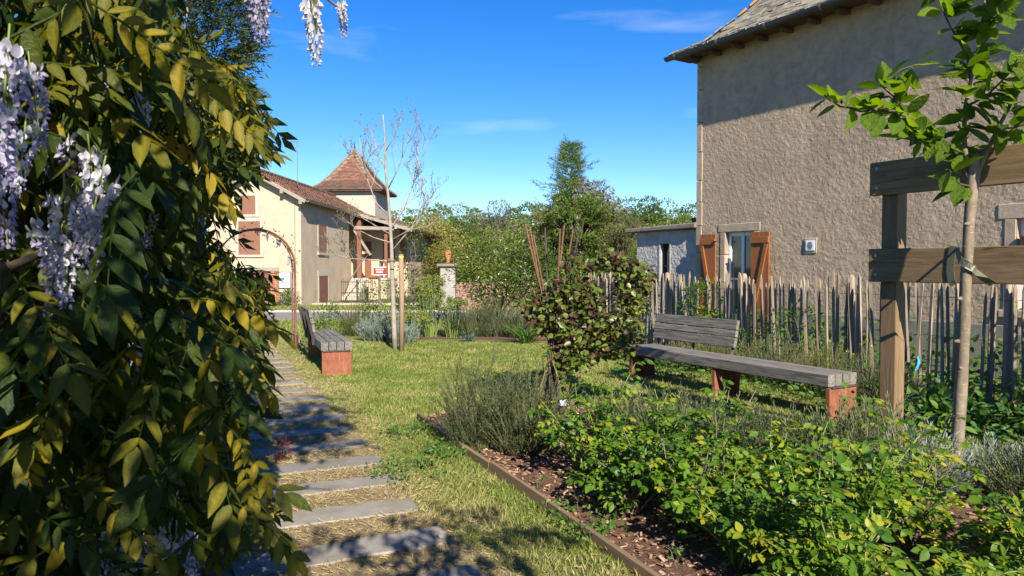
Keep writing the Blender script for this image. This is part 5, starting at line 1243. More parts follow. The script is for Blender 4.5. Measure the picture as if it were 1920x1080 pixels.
for i, (x, y, h, lb) in enumerate(roses):
    h *= (1.08 if x < 1.5 else 0.90) * rnd.uniform(0.82, 1.15)
    T_ = thing('rose_bush', lb, 'rose bush', (x, y, 0.012), 0, 'rose bushes in the mulched bed')
    nc = 24; n = 230
    a = rng.uniform(0, 2 * pi, nc); r_ = 0.38 * np.sqrt(rng.random(nc)); zt = h * rng.uniform(0.5, 1.12, nc) * (1 - 0.35 * (r_ / 0.38) ** 2); zt[:3] = h * rng.uniform(1.12, 1.32, 3)
    tips = np.stack([np.cos(a) * r_, np.sin(a) * r_, zt], -1)
    mb = MB(); allp = []; alld = []
    for tq in tips:
        b0 = Vector((rnd.gauss(0, 0.05), rnd.gauss(0, 0.05), -0.02)); tv = Vector(tq); m1 = b0.lerp(tv, 0.45) + Vector((rnd.gauss(0, 0.04), rnd.gauss(0, 0.04), 0.05))
        q = [b0, b0.lerp(m1, 0.5) + Vector((0, 0, 0.02)), m1, m1.lerp(tv, 0.5) + Vector((rnd.gauss(0, 0.02), rnd.gauss(0, 0.02), 0)), tv]
        mb.tube(q, [0.006, 0.0055, 0.0045, 0.0035, 0.002], 5)
        for _ in range(n // nc + 2):
            f = rnd.uniform(0.36, 1.0) ** 0.6 * 4; j = min(int(f), 3); allp.append(q[j].lerp(q[j + 1], f - j)); alld.append(q[j + 1] - q[j])
    mb.build('stems', 'green_stem' if i % 3 else 'bark_twig', T_, True)
    P = np.array(allp) + rng.normal(size=(len(allp), 3)) * 0.012; D0 = unit(np.array(alld)); n = len(P)
    hz = rng.uniform(0, 2 * pi, n); d = unit(np.stack([np.cos(hz), np.sin(hz), rng.uniform(-0.25, 0.55, n)], -1) + D0 * 0.35 + np.array([0, -0.15, 0]))
    nr = unit(np.array([0.12, -0.3, 1]) + rng.normal(size=(n, 3)) * 0.35); R = basis(d, nr); sc = rng.uniform(0.6, 1.2, n); k = rng.integers(0, 3, n)
    o_ = np.argsort(np.linalg.norm(P + np.array([x, y, -1.5]), axis=1) - 0.4 * P[:, 2]); npt = 130; A = o_[:npt]; B_ = o_[npt:]
    rmn = 'rose_lime' if x > 1.5 and i % 4 else 'rose_leaf'
    lm = LMS[rmn]
    leaf_objects('leaf', lm, P[A], R[A], sc[A], None, T_)
    stuff('foliage', [scatter(rose_c[q][0], P[B_][k[B_] == q], R[B_][k[B_] == q], sc[B_][k[B_] == q], rng.random((k[B_] == q).sum()), rose_c[q][1]) for q in range(3)], rmn, T_)
    if i == 8: MB().tube([(0.0, 0.0, 0.05), (0.06, -0.12, 0.2), (0.02, -0.2, 0.42)], [0.006, 0.006, 0.004], 6).build('shoot', 'green_stem', T_, True)

# ---- rosemary and other narrow-leaved shrubs
def sprig(nn, L, nl, nw, seed, spread=0.6):
    r_ = np.random.default_rng(seed); f = np.linspace(0.08, 1, nn); a = r_.uniform(0, 2 * pi, nn)
    pos = np.stack([f * L, 0.01 * np.sin(f * 5), 0.012 * np.cos(f * 4)], -1); d = np.stack([np.full(nn, 0.85), np.cos(a) * spread, np.sin(a) * spread], -1)
    V, F, r = scatter(NEEDLE, pos, basis(d, r_.normal(size=(nn, 3))), np.stack([nl * r_.uniform(0.7, 1.1, nn), np.full(nn, nw), np.full(nn, nl)], -1), r_.uniform(-0.2, 0.2, nn))
    mb = MB().tube([(0, 0, 0.012), (L * 0.5, 0.006, 0), (L, 0, 0)], [0.0025, 0.002, 0.001], 3, False); v2 = np.array(mb.v)
    return merge([(V, F, r), (v2, [np.array(mb.f)], np.full(len(v2), 0.15))])
ROS = [sprig(44, 0.26, 0.026, 0.028, i) for i in range(3)]
LAV = [sprig(30, 0.24, 0.045, 0.04, 10 + i, 0.4) for i in range(3)]
def sprig_shrub(name, label, cat, loc, r, h, n, m, S=ROS, group=None, lean=0.45, sc=(0.7, 1.2), base='bark_twig', vert=1.0, kind=None, parent=None, fill=0.15):
    T_ = thing(name, label, cat, loc, 0, group)
    a = rng.uniform(0, 2 * pi, n); q = np.sqrt(rng.random(n)); z = h * rng.uniform(fill, 1, n) * (1 - 0.35 * q ** 2)
    L0 = np.mean([s[0][:, 0].max() for s in S])
    w = (0.45 + 0.55 * z / h)
    p = np.stack([np.cos(a) * q * r[0] * w, np.sin(a) * q * r[1] * w, np.maximum(z - L0 * 0.8, 0.01)], -1)
    d = unit(np.stack([np.cos(a) * q * lean, np.sin(a) * q * lean, np.full(n, vert)], -1) + rng.normal(size=(n, 3)) * 0.22)
    k = rng.integers(0, len(S), n); R = basis(d, rng.normal(size=(n, 3))); s_ = rng.uniform(*sc, n); rr = np.clip(0.5 * vnoise(p, 6, 3) + 0.6 * rng.random(n) - 0.05, 0, 1)
    stuff('foliage', [scatter((S[j][0], S[j][1]), p[k == j], R[k == j], s_[k == j], rr[k == j], S[j][2] - 0.0) for j in range(len(S))], m, T_)
    tips = [tuple(p[i]) for i in range(0, n, max(1, n // 16))]
    stems_mesh(tips, 0.06, 0.008, 0.003).build('stems', base, T_, True)
    return T_
for (x, y, r, h, n, lb) in ((-0.28, 5.95, (0.34, 0.32), 0.78, 380, 'dark rosemary bush at the near left corner of the mulched bed'), (0.12, 5.75, (0.36, 0.34), 0.76, 380, 'rosemary bush next to the obelisk rods over the mulch'), (0.02, 6.35, (0.36, 0.3), 0.62, 260, 'rosemary bush at the back of the bed corner')):
    sprig_shrub('rosemary_bush', lb, 'shrub', (x, y, 0), r, h, n, 'rosemary_leaf', ROS, 'rosemary bushes at the corner of the bed', 0.55)
lbs = ['grey-green lavender clump nearest the obelisk', 'grey-green lavender clump behind the first roses', 'lavender clump in front of the middle leg of the right bench', 'lavender clump before the right bench, between roses and grass', 'lavender clump left of the rusty near leg of the right bench', 'lavender clump at the foot of the timber post', 'lavender clump just left of the timber post behind yellow-green roses']
for i, (x, y) in enumerate(((0.95, 6.0), (1.3, 5.65), (1.65, 5.35), (1.95, 5.05), (2.2, 4.8), (2.5, 4.9), (2.25, 4.4))):
    sprig_shrub('lavender', lbs[i], 'shrub', (x, y, 0), (0.36, 0.36), 0.55 + 0.05 * (i % 3), 280, 'rosemary_leaf', LAV, 'lavender clumps along the bed', 0.5, (0.7, 1.15))
sprig_shrub('silver_lavender', 'silvery fine-leaved plant between the timber post and the young trunk', 'shrub', (2.68, 4.72, 0), (0.30, 0.28), 0.44, 260, 'silver_leaf', LAV, None, 1.0, (0.8, 1.3))
sprig_shrub('silver_lavender', 'silvery fine-leaved plant on the grass right of the young trunk', 'shrub', (3.3, 4.95, 0), (0.36, 0.30), 0.34, 200, 'silver_leaf', LAV, None, 1.0, (0.8, 1.2))
sprig_shrub('dark_shrub', 'dark narrow-leaved shrub at the right edge below the fence', 'shrub', (3.28, 4.35, 0), (0.40, 0.34), 0.52, 300, 'rosemary_leaf', LAV, None, 0.7, (0.8, 1.2))
# behind the far lawn
far = [((-2.62, 14.35), (0.5, 0.4), 0.55, 'silver_leaf', LAV, 'silvery shrub right of the left bench before the bare tree'), ((-2.15, 13.95), (0.32, 0.3), 0.4, 'silver_leaf', LAV, 'small silvery shrub at the foot of the bare tree'), ((-3.35, 15.6), (0.40, 0.3), 0.72, 'olive', ROS, 'brownish twiggy shrub behind the silvery shrub'),
       ((-0.95, 15.3), (0.5, 0.4), 0.75, 'rosemary_leaf', ROS, 'dark rosemary at the left of the far bed by the spurge'), ((-0.35, 15.35), (0.55, 0.4), 0.85, 'rosemary_leaf', ROS, 'rosemary in the far bed below the glossy round shrub'), ((0.2, 15.1), (0.5, 0.4), 0.75, 'rosemary_leaf', ROS, 'rosemary in the far bed left of the russet shrub')]
for (x, y), r, h, m, S, lb in far:
    sprig_shrub('rosemary_bush' if m == 'rosemary_leaf' else 'silver_shrub' if m == 'silver_leaf' else 'twiggy_shrub', lb, 'shrub', (x, y, 0), r, h, 320, 'olive_leaf' if m == 'olive' else m, S, None, 0.5, (0.9, 1.4))
# border between bench and fence
bord = [((2.55, 10.6), .45, 'olive_leaf', 'low border shrub behind the backrest of the right bench'), ((3.0, 9.95), .62, 'olive_leaf', 'dry olive border shrub beside the end of the bench backrest'), ((3.35, 9.2), .66, 'rosemary_leaf', 'dark border shrub behind the middle of the long bench'), ((3.65, 8.55), .64, 'olive_leaf', 'bushy border shrub with dry tips behind the near end of the long bench'), ((3.95, 7.85), .60, 'rosemary_leaf', 'dark border shrub between the near bench end and the timber post')]
for (x, y), h, m, lb in bord:
    sprig_shrub('border_shrub', lb, 'shrub', (x, y, 0), (0.42, 0.36), h, 300, m, ROS, 'low shrubs between bench and fence', 0.6, (0.8, 1.3))

# ---- russet shrub on the rods
n = 3000
rs_ = leafy('russet_shrub', 'russet and green broadleaf shrub trained on the metal rods beside the bench', 'shrub', (OB.x + 0.10, OB.y + 0.05, 0), (0.2, 0.2), 0.6, 1.4, 60, 6, (0.03, 0.05), 'russet_leaf')
bpts = []
RPOLY = [(1000, 560), (1040, 520), (1070, 475), (1110, 490), (1140, 468), (1190, 488), (1228, 505), (1215, 560), (1205, 620), (1195, 660), (1130, 680), (1080, 690), (1040, 690), (1030, 640), (985, 590), (960, 560)]
xs = rng.uniform(940, 1240, 60000); ys = rng.uniform(470, 710, 60000); k = in_poly(xs, ys, RPOLY) & (vnoise(np.stack([xs, ys], -1), 0.03, 2) > 0.29); xs, ys = xs[k][:n], ys[k][:n]
dY = OB.y + rng.uniform(-0.30, 0.42, len(xs)); u, v = (xs - 960) / 1350, (540 - ys) / 1350; dyv = cos(PITCH) + v * sin(PITCH); kk = dY / dyv
P = np.stack([u * kk, dY, 1.5 + (-sin(PITCH) + v * cos(PITCH)) * kk], -1) - np.array(rs_.location)
d = unit(rng.normal(size=P.shape) * np.array([1, 1, 0.5]) + np.array([0, -0.4, -0.1])); nr = rng.normal(size=P.shape) * 0.6 + np.array([0.1, -0.5, 0.8]); R = basis(d, nr); sc = rng.uniform(0.045, 0.085, len(P))
o_ = np.argsort(P[:, 1]); A = o_[:240]; B_ = o_[240:]
leaf_objects('leaf', [tmesh('leaf', LEAF_BROAD, 'russet_leaf', x) for x in (0.35, 0.55, 0.7, 0.9)], P[A], R[A], sc[A], None, rs_)
topness = np.clip((P[:, 2] - 0.9) / 0.6, 0, 1)
stuff('foliage', [scatter(LEAF_BROAD, P[B_], R[B_], sc[B_], np.clip(rng.random(len(B_)) * 0.85 + 0.18 - 0.3 * topness[B_] * rng.random(len(B_)), 0, 1))], 'russet_leaf', rs_)
mb = MB()
for i in range(26):
    e = Vector(P[rnd.randrange(len(P))]); b0 = Vector((-0.1 + rnd.gauss(0, 0.03), -0.05 + rnd.gauss(0, 0.03), 0.0)); m1 = Vector((-0.1 + rnd.gauss(0, 0.04), rnd.gauss(0, 0.04), rnd.uniform(0.5, 0.8)))
    mb.tube([b0, m1, m1.lerp(e, 0.5) + Vector((0, 0, 0.08)), e], [0.008, 0.006, 0.004, 0.002], 4)
mb.build('branches', 'bark_dark', rs_, True)

# ---- shrubs of the far bed and beyond
leafy('box_shrub', 'compact bright green shrub directly behind the left bench', 'shrub', (-3.85, 14.9, 0), (0.36, 0.33), 0.1, 0.75, 1100, 40, (0.035, 0.06), 'shrub_leaf', group=None, parts=60)
leafy('tall_shrub', 'tall bright green shrub right behind the bare tree and red sign', 'shrub', (-2.75, 15.6, 0), (0.45, 0.4), 0.1, 1.25, 1500, 46, (0.045, 0.075), 'shrub_leaf', parts=90)
leafy('tall_shrub', 'dense dark green shrub right of the wooden stake', 'shrub', (-2.2, 15.2, 0), (0.36, 0.34), 0.1, 0.85, 1000, 36, (0.04, 0.06), 'shrub_leaf', parts=50, rv=(0, 0.7))
leafy('low_plant', 'small fresh bluish-green plant at the far edge of the lawn', 'plant', (-0.85, 14.35, 0), (0.18, 0.15), 0.03, 0.22, 140, 10, (0.05, 0.09), 'teal_leaf', parts=40)
# spurge with lime heads
def spurge(label, loc, n, h):
    T_ = thing('spurge', label, 'plant', loc, 0, 'lime-headed spurges in the far bed'); mb = MB(); pos = []; hd_ = []
    for i in range(n):
        a = rnd.uniform(0, 2 * pi); r_ = 0.36 * math.sqrt(rnd.random()); hh = h * rnd.uniform(0.7, 1.05); tip = Vector((cos(a) * r_, sin(a) * r_, hh)); b0 = tip * 0.4; b0.z = 0
        mb.tube([b0, b0.lerp(tip, 0.5), tip], [0.008, 0.007, 0.006], 5)
        for j in range(34): f = rnd.uniform(0.3, 0.88); pos.append(tuple(b0.lerp(tip, f)))
        for j in range(70): v = Vector((rnd.gauss(0, 1), rnd.gauss(0, 1), rnd.gauss(0, 0.9))).normalized() * (0.085 * rnd.uniform(0.5, 1)); hd_.append(tuple(tip + v))
    mb.build('stems', 'green_stem', T_)
    pos = np.array(pos); d = unit(rng.normal(size=pos.shape) * np.array([1, 1, 0.25]) + np.array([0, 0, 0.1])); stuff('foliage', [scatter(LEAF, pos, basis(d, np.array([0, 0, 1.0]) + rng.normal(size=d.shape) * 0.3), np.stack([rng.uniform(0.06, 0.1, len(pos)), np.full(len(pos), 0.045), np.full(len(pos), 0.07)], -1), rng.random(len(pos)))], 'teal_leaf', T_)
    hd_ = np.array(hd_); d = sphere_dirs(len(hd_)); stuff('flower_heads', [scatter(LEAF_BROAD, hd_, basis(d, rng.normal(size=d.shape) + np.array([0, 0, 1.0])), rng.uniform(0.02, 0.04, len(hd_)), rng.uniform(0.45, 1, len(hd_)))], 'spurge_leaf', T_)
spurge('tall spurge with lime heads in front of the grey gate pier', (-1.72, 15.3, 0), 26, 1.22)
spurge('spurge with drooping lime heads between pier and rosemary', (-1.25, 15.15, 0), 18, 0.85)
spurge('low spurge with lime heads just right of the stake', (-2.05, 14.75, 0), 14, 0.6)
leafy('climber', 'thin dark climbing shrub on the right end of the cream house', 'climber', (-4.05, 29.5, 0), (0.55, 0.4), 0.3, 3.2, 900, 34, (0.08, 0.15), 'russet_leaf', LEAF, nst=12, sr=0.02, spread=0.2)
# grassy tuft (day lily)
def tuft(label, loc, n, L, name='day_lily', m='weed_leaf'):
    T_ = thing(name, label, 'plant', loc); a = rng.uniform(0, 2 * pi, n); d = unit(np.stack([np.cos(a) * 0.55, np.sin(a) * 0.55, np.ones(n)], -1)); nr = np.stack([-np.cos(a), -np.sin(a), np.full(n, 0.6)], -1)
    st_l = leaf_t(0.06, 0.1, 0.6, (0, 0.3, 0.6, 0.85, 1), (0.8, 1, 0.8, 0.45, 0)); ms = [tmesh('blade', st_l, m, x) for x in (0.3, 0.5, 0.75)]
    leaf_objects('blade', ms, rng.normal(size=(n, 3)) * np.array([0.05, 0.05, 0]), basis(d, nr), rng.uniform(0.7, 1.1, n) * L, None, T_)
    return T_
tuft('grassy day lily tuft at the far lawn edge left of the russet shrub', (0.28, 13.9, 0), 60, 0.6); tuft('pale green spiky tuft at the base of the cream gable', (-8.7, 26.4, 0), 30, 0.6)
leafy('box_shrub', 'small round green bush at the foot of the cream gable', 'shrub', (-8.2, 26.55, 0), (0.34, 0.3), 0.05, 0.62, 600, 24, (0.06, 0.1), 'shrub_leaf')
leafy('low_plant', 'leafy ground plant at the foot of the rusty arch', 'plant', (-3.6, 12.6, 0), (0.25, 0.3), 0.03, 0.35, 320, 16, (0.04, 0.07), 'shrub_leaf', parts=40)
leafy('low_plant', 'leafy plant growing up the left leg of the bench at its far end', 'plant', (-3.5, 13.4, 0), (0.2, 0.25), 0.05, 0.55, 320, 14, (0.04, 0.06), 'shrub_leaf', parts=30)
# big glossy shrubs and hedge beyond the bed
lau = dict(t=LEAF, spread=0.2, sr=0.03, nst=14)
leafy('laurel', 'large rounded glossy yellow-green shrub beyond the far bed', 'shrub', (-0.45, 18.6, 0), (1.08, 0.95), 0.35, 2.6, 7000, 100, (0.06, 0.105), 'laurel_leaf', parts=120, **lau)
leafy('laurel', 'darker glossy shrub right of the large rounded one', 'shrub', (0.75, 17.9, 0), (0.85, 0.9), 0.3, 1.95, 4800, 80, (0.06, 0.105), 'laurel_leaf', rv=(0, 0.65), **lau)
leafy('hedge_shrub', 'loose bright green shrub behind the russet shrub and rods', 'shrub', (1.75, 17.0, 0), (0.95, 0.8), 0.3, 1.95, 4800, 80, (0.05, 0.09), 'shrub_leaf', rv=(0.1, 0.9), **lau)
leafy('hedge_shrub', 'leafy shrub against the left wall of the grey outbuilding', 'shrub', (2.55, 16.2, 0), (0.55, 0.5), 0.3, 1.75, 1600, 40, (0.06, 0.11), 'shrub_leaf', rv=(0.0, 0.8), **lau)
leafy('vine_on_fence', 'yellowing creeper hanging at the far end of the paling fence', 'climber', (2.25, 12.9, 0), (0.36, 0.3), 0.5, 1.5, 420, 22, (0.06, 0.1), 'spurge_leaf', parts=60, nst=8)
leafy('vine_on_fence', 'green climber on the palings in front of the orange shutters', 'climber', (3.0, 11.25, 0), (0.32, 0.22), 0.5, 1.38, 420, 24, (0.06, 0.10), 'young_leaf', parts=80, nst=10)
leafy('vine_on_fence', 'green climber on the palings left of the timber post', 'climber', (3.78, 9.45, 0), (0.36, 0.2), 0.35, 1.05, 260, 18, (0.05, 0.085), 'young_leaf', parts=60, nst=9)
leafy('weed_clump', 'bright weeds at the fence base behind the bench backrest', 'weeds', (3.3, 10.3, 0), (0.6, 0.4), 0.05, 0.6, 500, 26, (0.06, 0.1), 'weed_leaf', parts=60)
leafy('weed_clump', 'broad-leaved weeds on the ground right of the timber post', 'weeds', (3.95, 6.7, 0), (0.7, 0.5), 0.02, 0.22, 420, 30, (0.06, 0.11), 'weed_leaf', LEAF_BROAD, parts=80, pt=LEAF_BROAD)
leafy('weed_clump', 'shaded weeds at the fence foot behind the young trunk', 'weeds', (4.5, 6.6, 0), (0.7, 0.5), 0.02, 0.24, 420, 30, (0.06, 0.11), 'weed_leaf', LEAF_BROAD, parts=60, pt=LEAF_BROAD)
tuft('large upright dock leaves beside the timber post base', (3.55, 6.55, 0), 7, 0.34, 'dock_plant')
# weeds between fence and house wall
p = []
for i in range(3200):
    s_ = rnd.uniform(-2, 7.5); q = F0 + FT * s_ + GR * rnd.uniform(0.15, 1.6 + 0.14 * s_); p.append((q.x, q.y, rnd.uniform(0.02, 0.85) * rnd.random() ** 0.7))
p = np.array(p); d = unit(rng.normal(size=p.shape) * np.array([1, 1, 0.5]) + np.array([0, 0, 0.5]))
tag(stuff('ground_cover', [scatter(LEAF_BROAD, p, basis(d, np.array([0, 0, 1.0]) + rng.normal(size=p.shape) * 0.4), rng.uniform(0.06, 0.14, len(p)), rng.random(len(p)))], 'weed_leaf'), 'wild green weeds growing between the paling fence and house wall', 'weeds')
p = []
for i in range(2600):
    l = rnd.uniform(5.95, 7.3); t = rnd.uniform(1.5, 11.5); q = gp(l, t); p.append((q.x, q.y, 0.02 + 0.16 * rnd.random() ** 2))
p = np.array(p); d = unit(rng.normal(size=p.shape) * np.array([1, 1, 0.4]) + np.array([0, 0, 0.5]))
tag(stuff('ground_cover', [scatter(LEAF_BROAD, p, basis(d, np.array([0, 0, 1.0]) + rng.normal(size=p.shape) * 0.4), rng.uniform(0.035, 0.085, len(p)), rng.random(len(p)) * 0.8)], 'weed_leaf'), 'low green weeds covering the ground between bench and paling fence', 'weeds')
for (px, py, Y, lb) in ((1600, 665, 8.3, 'lowest of the yellow dandelions among the border shrubs left of the post'), (1588, 660, 8.6, 'leftmost yellow dandelion among the border shrubs'), (1634, 650, 8.0, 'yellow dandelion closest to the timber post'), (1625, 638, 8.4, 'highest yellow dandelion among the border shrubs by the post')):
    o = at(px, py, Y); T_ = thing('dandelion', lb, 'flower', (o.x, o.y, 0), 0, 'yellow dandelions in the border')
    MB().tube([(0, 0, 0), (0, 0, o.z)], 0.003, 4).build('stalk', 'green_stem', T_)
    dv = sphere_dirs(24); dv[:, 2] = np.abs(dv[:, 2]) * 0.6; stuff('petals', [scatter(DIAMOND, np.tile([0, 0, o.z], (24, 1)), basis(dv, np.array([0, 0, 1.0]) + 0 * dv), np.full(24, 0.024), rng.random(24))], 'dandelion', T_)
# red-leaved little plant by the slabs
rp = gr(545, 868)
leafy('coral_flower', 'small plant with red flowers at the slab edge by the wisteria', 'plant', (rp.x - 0.08, rp.y, 0), (0.10, 0.08), 0.03, 0.2, 70, 8, (0.02, 0.04), 'red_leaf', parts=30, nst=8, stem='red_stem', sr=0.003)
leafy('weed_clump', 'dark leafy plants at the left ends of the stepping slabs', 'weeds', gp(-0.15, 6.2), (0.45, 0.9), 0.02, 0.3, 700, 40, (0.04, 0.08), 'shrub_leaf', rv=(0, 0.5))
leafy('weed_clump', 'dark leafy plants at the foot of the wisteria near the camera', 'weeds', gp(-0.2, 3.6), (0.3, 0.8), 0.02, 0.25, 500, 30, (0.04, 0.07), 'shrub_leaf', rv=(0, 0.5))
for i, (l, t, nm) in enumerate(((1.72, 6.2, 'low clover patch in the grass where the bed edging begins'), (1.78, 5.45, 'low clover patch by the middle of the bed edging'), (1.35, 5.0, 'low clover patch at the right end of a stepping slab'), (2.02, 3.6, 'small weed growing over the edging boards'))):
    leafy('clover_patch', nm, 'plant', gp(l, t), (0.22, 0.28), 0.015, 0.05, 260, 20, (0.02, 0.034), 'weed_leaf', LEAF_BROAD, parts=0, nst=2, sr=0.001)
for i, (px, py) in enumerate(((1010, 920), (1080, 960), (1270, 1062), (902, 857))):
    q = gr(px, py); leafy('seedling', ('tiny green seedling on the bare mulch below the rosemary', 'tiny green seedling on the mulch beside the rose stems', 'seedling at the lower end of the mulch', 'seedling beside the top of the bed edging')[i], 'plant', (q.x, q.y, 0.012), (0.04, 0.04), 0.02, 0.08, 26, 5, (0.02, 0.04), 'weed_leaf', parts=26, nst=3, sr=0.002)
st_ = MB().box((0, 0, 0.008), (0.045, 0.03, 0.02), jit=0.009).build('pebble', 'pier_stone'); q = gr(831, 1016); st_.location = (q.x, q.y, 0.028); tag(st_, 'pale pebble lying on the end of the nearest full slab', 'stone')

leafy('hazel_shrub', 'dense broadleaf shrub standing just beyond the right edge that shades the fence', 'shrub', (5.35, 5.2, 0), (0.75, 0.8), 0.1, 2.0, 2600, 60, (0.07, 0.12), 'shrub_leaf', spread=0.18)
# ---- mulch chips
n = 9000
l = rng.uniform(1.97, 5.2, n * 2); t = rng.uniform(-0.5, 7.2, n * 2)
P = np.stack([GR.x * l + GA.x * t, GR.y * l + GA.y * t, rng.uniform(0.012, 0.03, n * 2)], -1); bp_ = [(p.x, p.y) for p in bedp]
P = P[in_poly(P[:, 0], P[:, 1], bp_)][:n]
CH = T([(-0.5, -0.2, 0), (0.5, -0.25, 0.03), (0.45, 0.2, 0.06), (-0.5, 0.25, 0.02), (-0.5, -0.2, -0.12), (0.5, -0.25, -0.1), (0.45, 0.2, -0.1), (-0.5, 0.25, -0.1)], [[(0, 1, 2, 3), (0, 4, 5, 1), (1, 5, 6, 2), (2, 6, 7, 3), (3, 7, 4, 0)]])
d = unit(rng.normal(size=P.shape) * np.array([1, 1, 0.25]))
tag(stuff('mulch', [scatter(CH, P, basis(d, np.array([0, 0, 1.0]) + rng.normal(size=P.shape) * 0.3), rng.uniform(0.012, 0.045, len(P)), rng.random(len(P)))], 'chips'), 'loose reddish wood chip mulch scattered over the bed', 'mulch')
# dry grass litter and clippings on the path
# ---- grass
slabs = [(o.location.x, o.location.y, o.rotation_euler.z) for o in path.children]
def on_slab(x, y, m=0.022):
    r = np.zeros(x.shape, bool)
    for sx, sy, a in slabs:
        dx, dy = x - sx, y - sy; u = dx * cos(a) + dy * sin(a); v = -dx * sin(a) + dy * cos(a); r |= (np.abs(u) < 0.60 - m) & (np.abs(v) < 0.125 - m * (1 + 0.8 * np.sin(u * 31 + sx * 50)))
    return r
lawnp = [(-9, 3), (-6, 0.5), (2, 0.5), (5.2, 3.2), (5.2, 7.2), (3.0, 11.8), (2.0, 13.7), (-2.8, 14.4), (-7.5, 17.5)]
def grass(n, y0, y1, dens_near):
    x = rng.uniform(-7, 5.2, n); y = rng.uniform(y0, y1, n)
    k = in_poly(x, y, lawnp) & ~in_poly(x, y, bp_) & ~on_slab(x, y)
    px, py, f = to_px(np.stack([x, y, np.zeros_like(x)], -1)); k &= (f > 0.3) & (px > -150) & (px < 2050) & (py < 1250)
    return x[k], y[k]
xs = []; ys = []
for n, a, b_ in ((150000, 2.3, 4.5), (210000, 4.5, 7.5), (190000, 7.5, 11), (150000, 11, 17.5)):
    x, y = grass(n, a, b_, 1); xs.append(x); ys.append(y)
x = np.concatenate(xs); y = np.concatenate(ys); lt = x * GR.x + y * GR.y
onp = (lt < 1.5) & (lt > -0.6)
pn = vnoise(np.stack([x, y], -1), 1.1, 1); pn2 = vnoise(np.stack([x, y], -1), 3.7, 2)
wear = np.clip(1.0 - np.abs(lt - 0.5) / 1.25, 0, 1) * 1.5
keep = rng.random(len(x)) < np.where(onp, np.clip(0.16 + 0.45 * (pn2 > 0.62) + np.clip((lt - 1.12) / 0.25, 0, 1) * 0.65, 0, 1), np.clip(0.60 + 0.5 * pn - 0.3 * wear, 0, 1))
x, y, onp, pn, pn2, wear = x[keep], y[keep], onp[keep], pn[keep], pn2[keep], wear[keep]
n = len(x); far_ = np.clip((y - 3) / 10, 0, 1)
L = rng.uniform(0.022, 0.055, n) * (0.7 + 0.7 * pn) * np.where(onp, 0.75, 1); W = rng.uniform(0.0028, 0.0048, n) * (1.1 + 1.7 * far_)
az = rng.uniform(0, 2 * pi, n); tl = rng.uniform(0.25, 1.3, n) * np.where(onp, 1.7, 1)
d = np.stack([np.cos(az) * tl, np.sin(az) * tl, np.ones(n)], -1)
dry = np.clip(0.30 + 0.42 * wear + 0.5 * (pn2 - 0.5) + 0.35 * (pn - 0.5) + rng.normal(size=n) * 0.2, 0, 1)
g = stuff('grass', [scatter(BLADE, np.stack([x, y, np.full(n, 0.004)], -1), basis(d, np.stack([np.cos(az + 1), np.sin(az + 1), np.full(n, 0.3)], -1)), np.stack([L, W, L], -1), dry)], 'grass'); tag(g, 'short patchy lawn grass turning to straw along the path', 'grass')
n = 46000; l = 0.5 + 0.62 * rng.normal(size=n); t = rng.uniform(1.5, 15, n); x = GR.x * l + GA.x * t; y = GR.y * l + GA.y * t
k = ~on_slab(x, y, 0.0) & (l > -0.5) & (l < 1.9); x, y = x[k], y[k]; n = len(x); az = rng.uniform(0, 2 * pi, n)
d = np.stack([np.cos(az), np.sin(az), rng.uniform(-0.02, 0.22, n)], -1)
tag(stuff('straw_litter', [scatter(BLADE, np.stack([x, y, rng.uniform(0.010, 0.022, n)], -1), basis(d, np.array([0, 0, 1.0]) + rng.normal(size=d.shape) * 0.3), np.stack([rng.uniform(0.02, 0.07, n), rng.uniform(0.002, 0.005, n), np.full(n, 0.03)], -1), rng.random(n))], 'straw'), 'dry straw and clippings lying between the stepping slabs', 'dry grass')
# verge grass by the road and lawn beyond
n = 36000; x = rng.uniform(-16, 3, n); y = np.where(rng.random(n) < 0.45, rng.uniform(23.8, 27.0, n), rng.uniform(15.5, 19.8, n)); az = rng.uniform(0, 2 * pi, n)
d = np.stack([np.cos(az) * 0.5, np.sin(az) * 0.5, np.ones(n)], -1); L = rng.uniform(0.06, 0.15, n)
tag(stuff('verge_grass', [scatter(BLADE, np.stack([x, y, np.zeros(n)], -1), basis(d, np.stack([np.cos(az + 1), np.sin(az + 1), np.full(n, 0.3)], -1)), np.stack([L, np.full(n, 0.02), L], -1), rng.random(n) * 0.6)], 'grass'), 'longer grass on the verges either side of the road', 'grass')

# ================================================================== TREES BEYOND
def crown_mesh(name, r, h0, h1, nlobe, n, leaf, m, t=DIAMOND, droop=0.0, seed=0, flat=0.8, lobe=0.4):
    g_ = np.random.default_rng(seed); dv = unit(g_.normal(size=(nlobe, 3))); rd = g_.uniform(0.35, 0.85, nlobe)[:, None]
    c = dv * rd * np.array([r, r, (h1 - h0) / 2]) + np.array([0, 0, (h0 + h1) / 2]); lr = g_.uniform(0.7, 1.2, nlobe) * lobe * r
    k = g_.integers(0, nlobe, n); dd = unit(g_.normal(size=(n, 3)) + np.array([0, 0, 0.25])); p = c[k] + dd * lr[k][:, None] * (g_.uniform(0.55, 1.05, n) ** 0.5)[:, None] * np.array([1, 1, flat])
    p[:, 2] -= droop * g_.random(n) * lr[k]
    ax = unit(dd + g_.normal(size=(n, 3)) * 0.6 + np.array([0, 0, -droop])); nr = dd + g_.normal(size=(n, 3)) * 0.5
    rr = np.clip(0.55 * g_.random(nlobe)[k] + 0.5 * g_.random(n), 0, 1)
    v, f, r2 = scatter(t, p, basis(ax, nr), g_.uniform(leaf[0], leaf[1], n), rr); me = npmesh(name, v, f, r2); me.materials.append(M[m]); return me, c
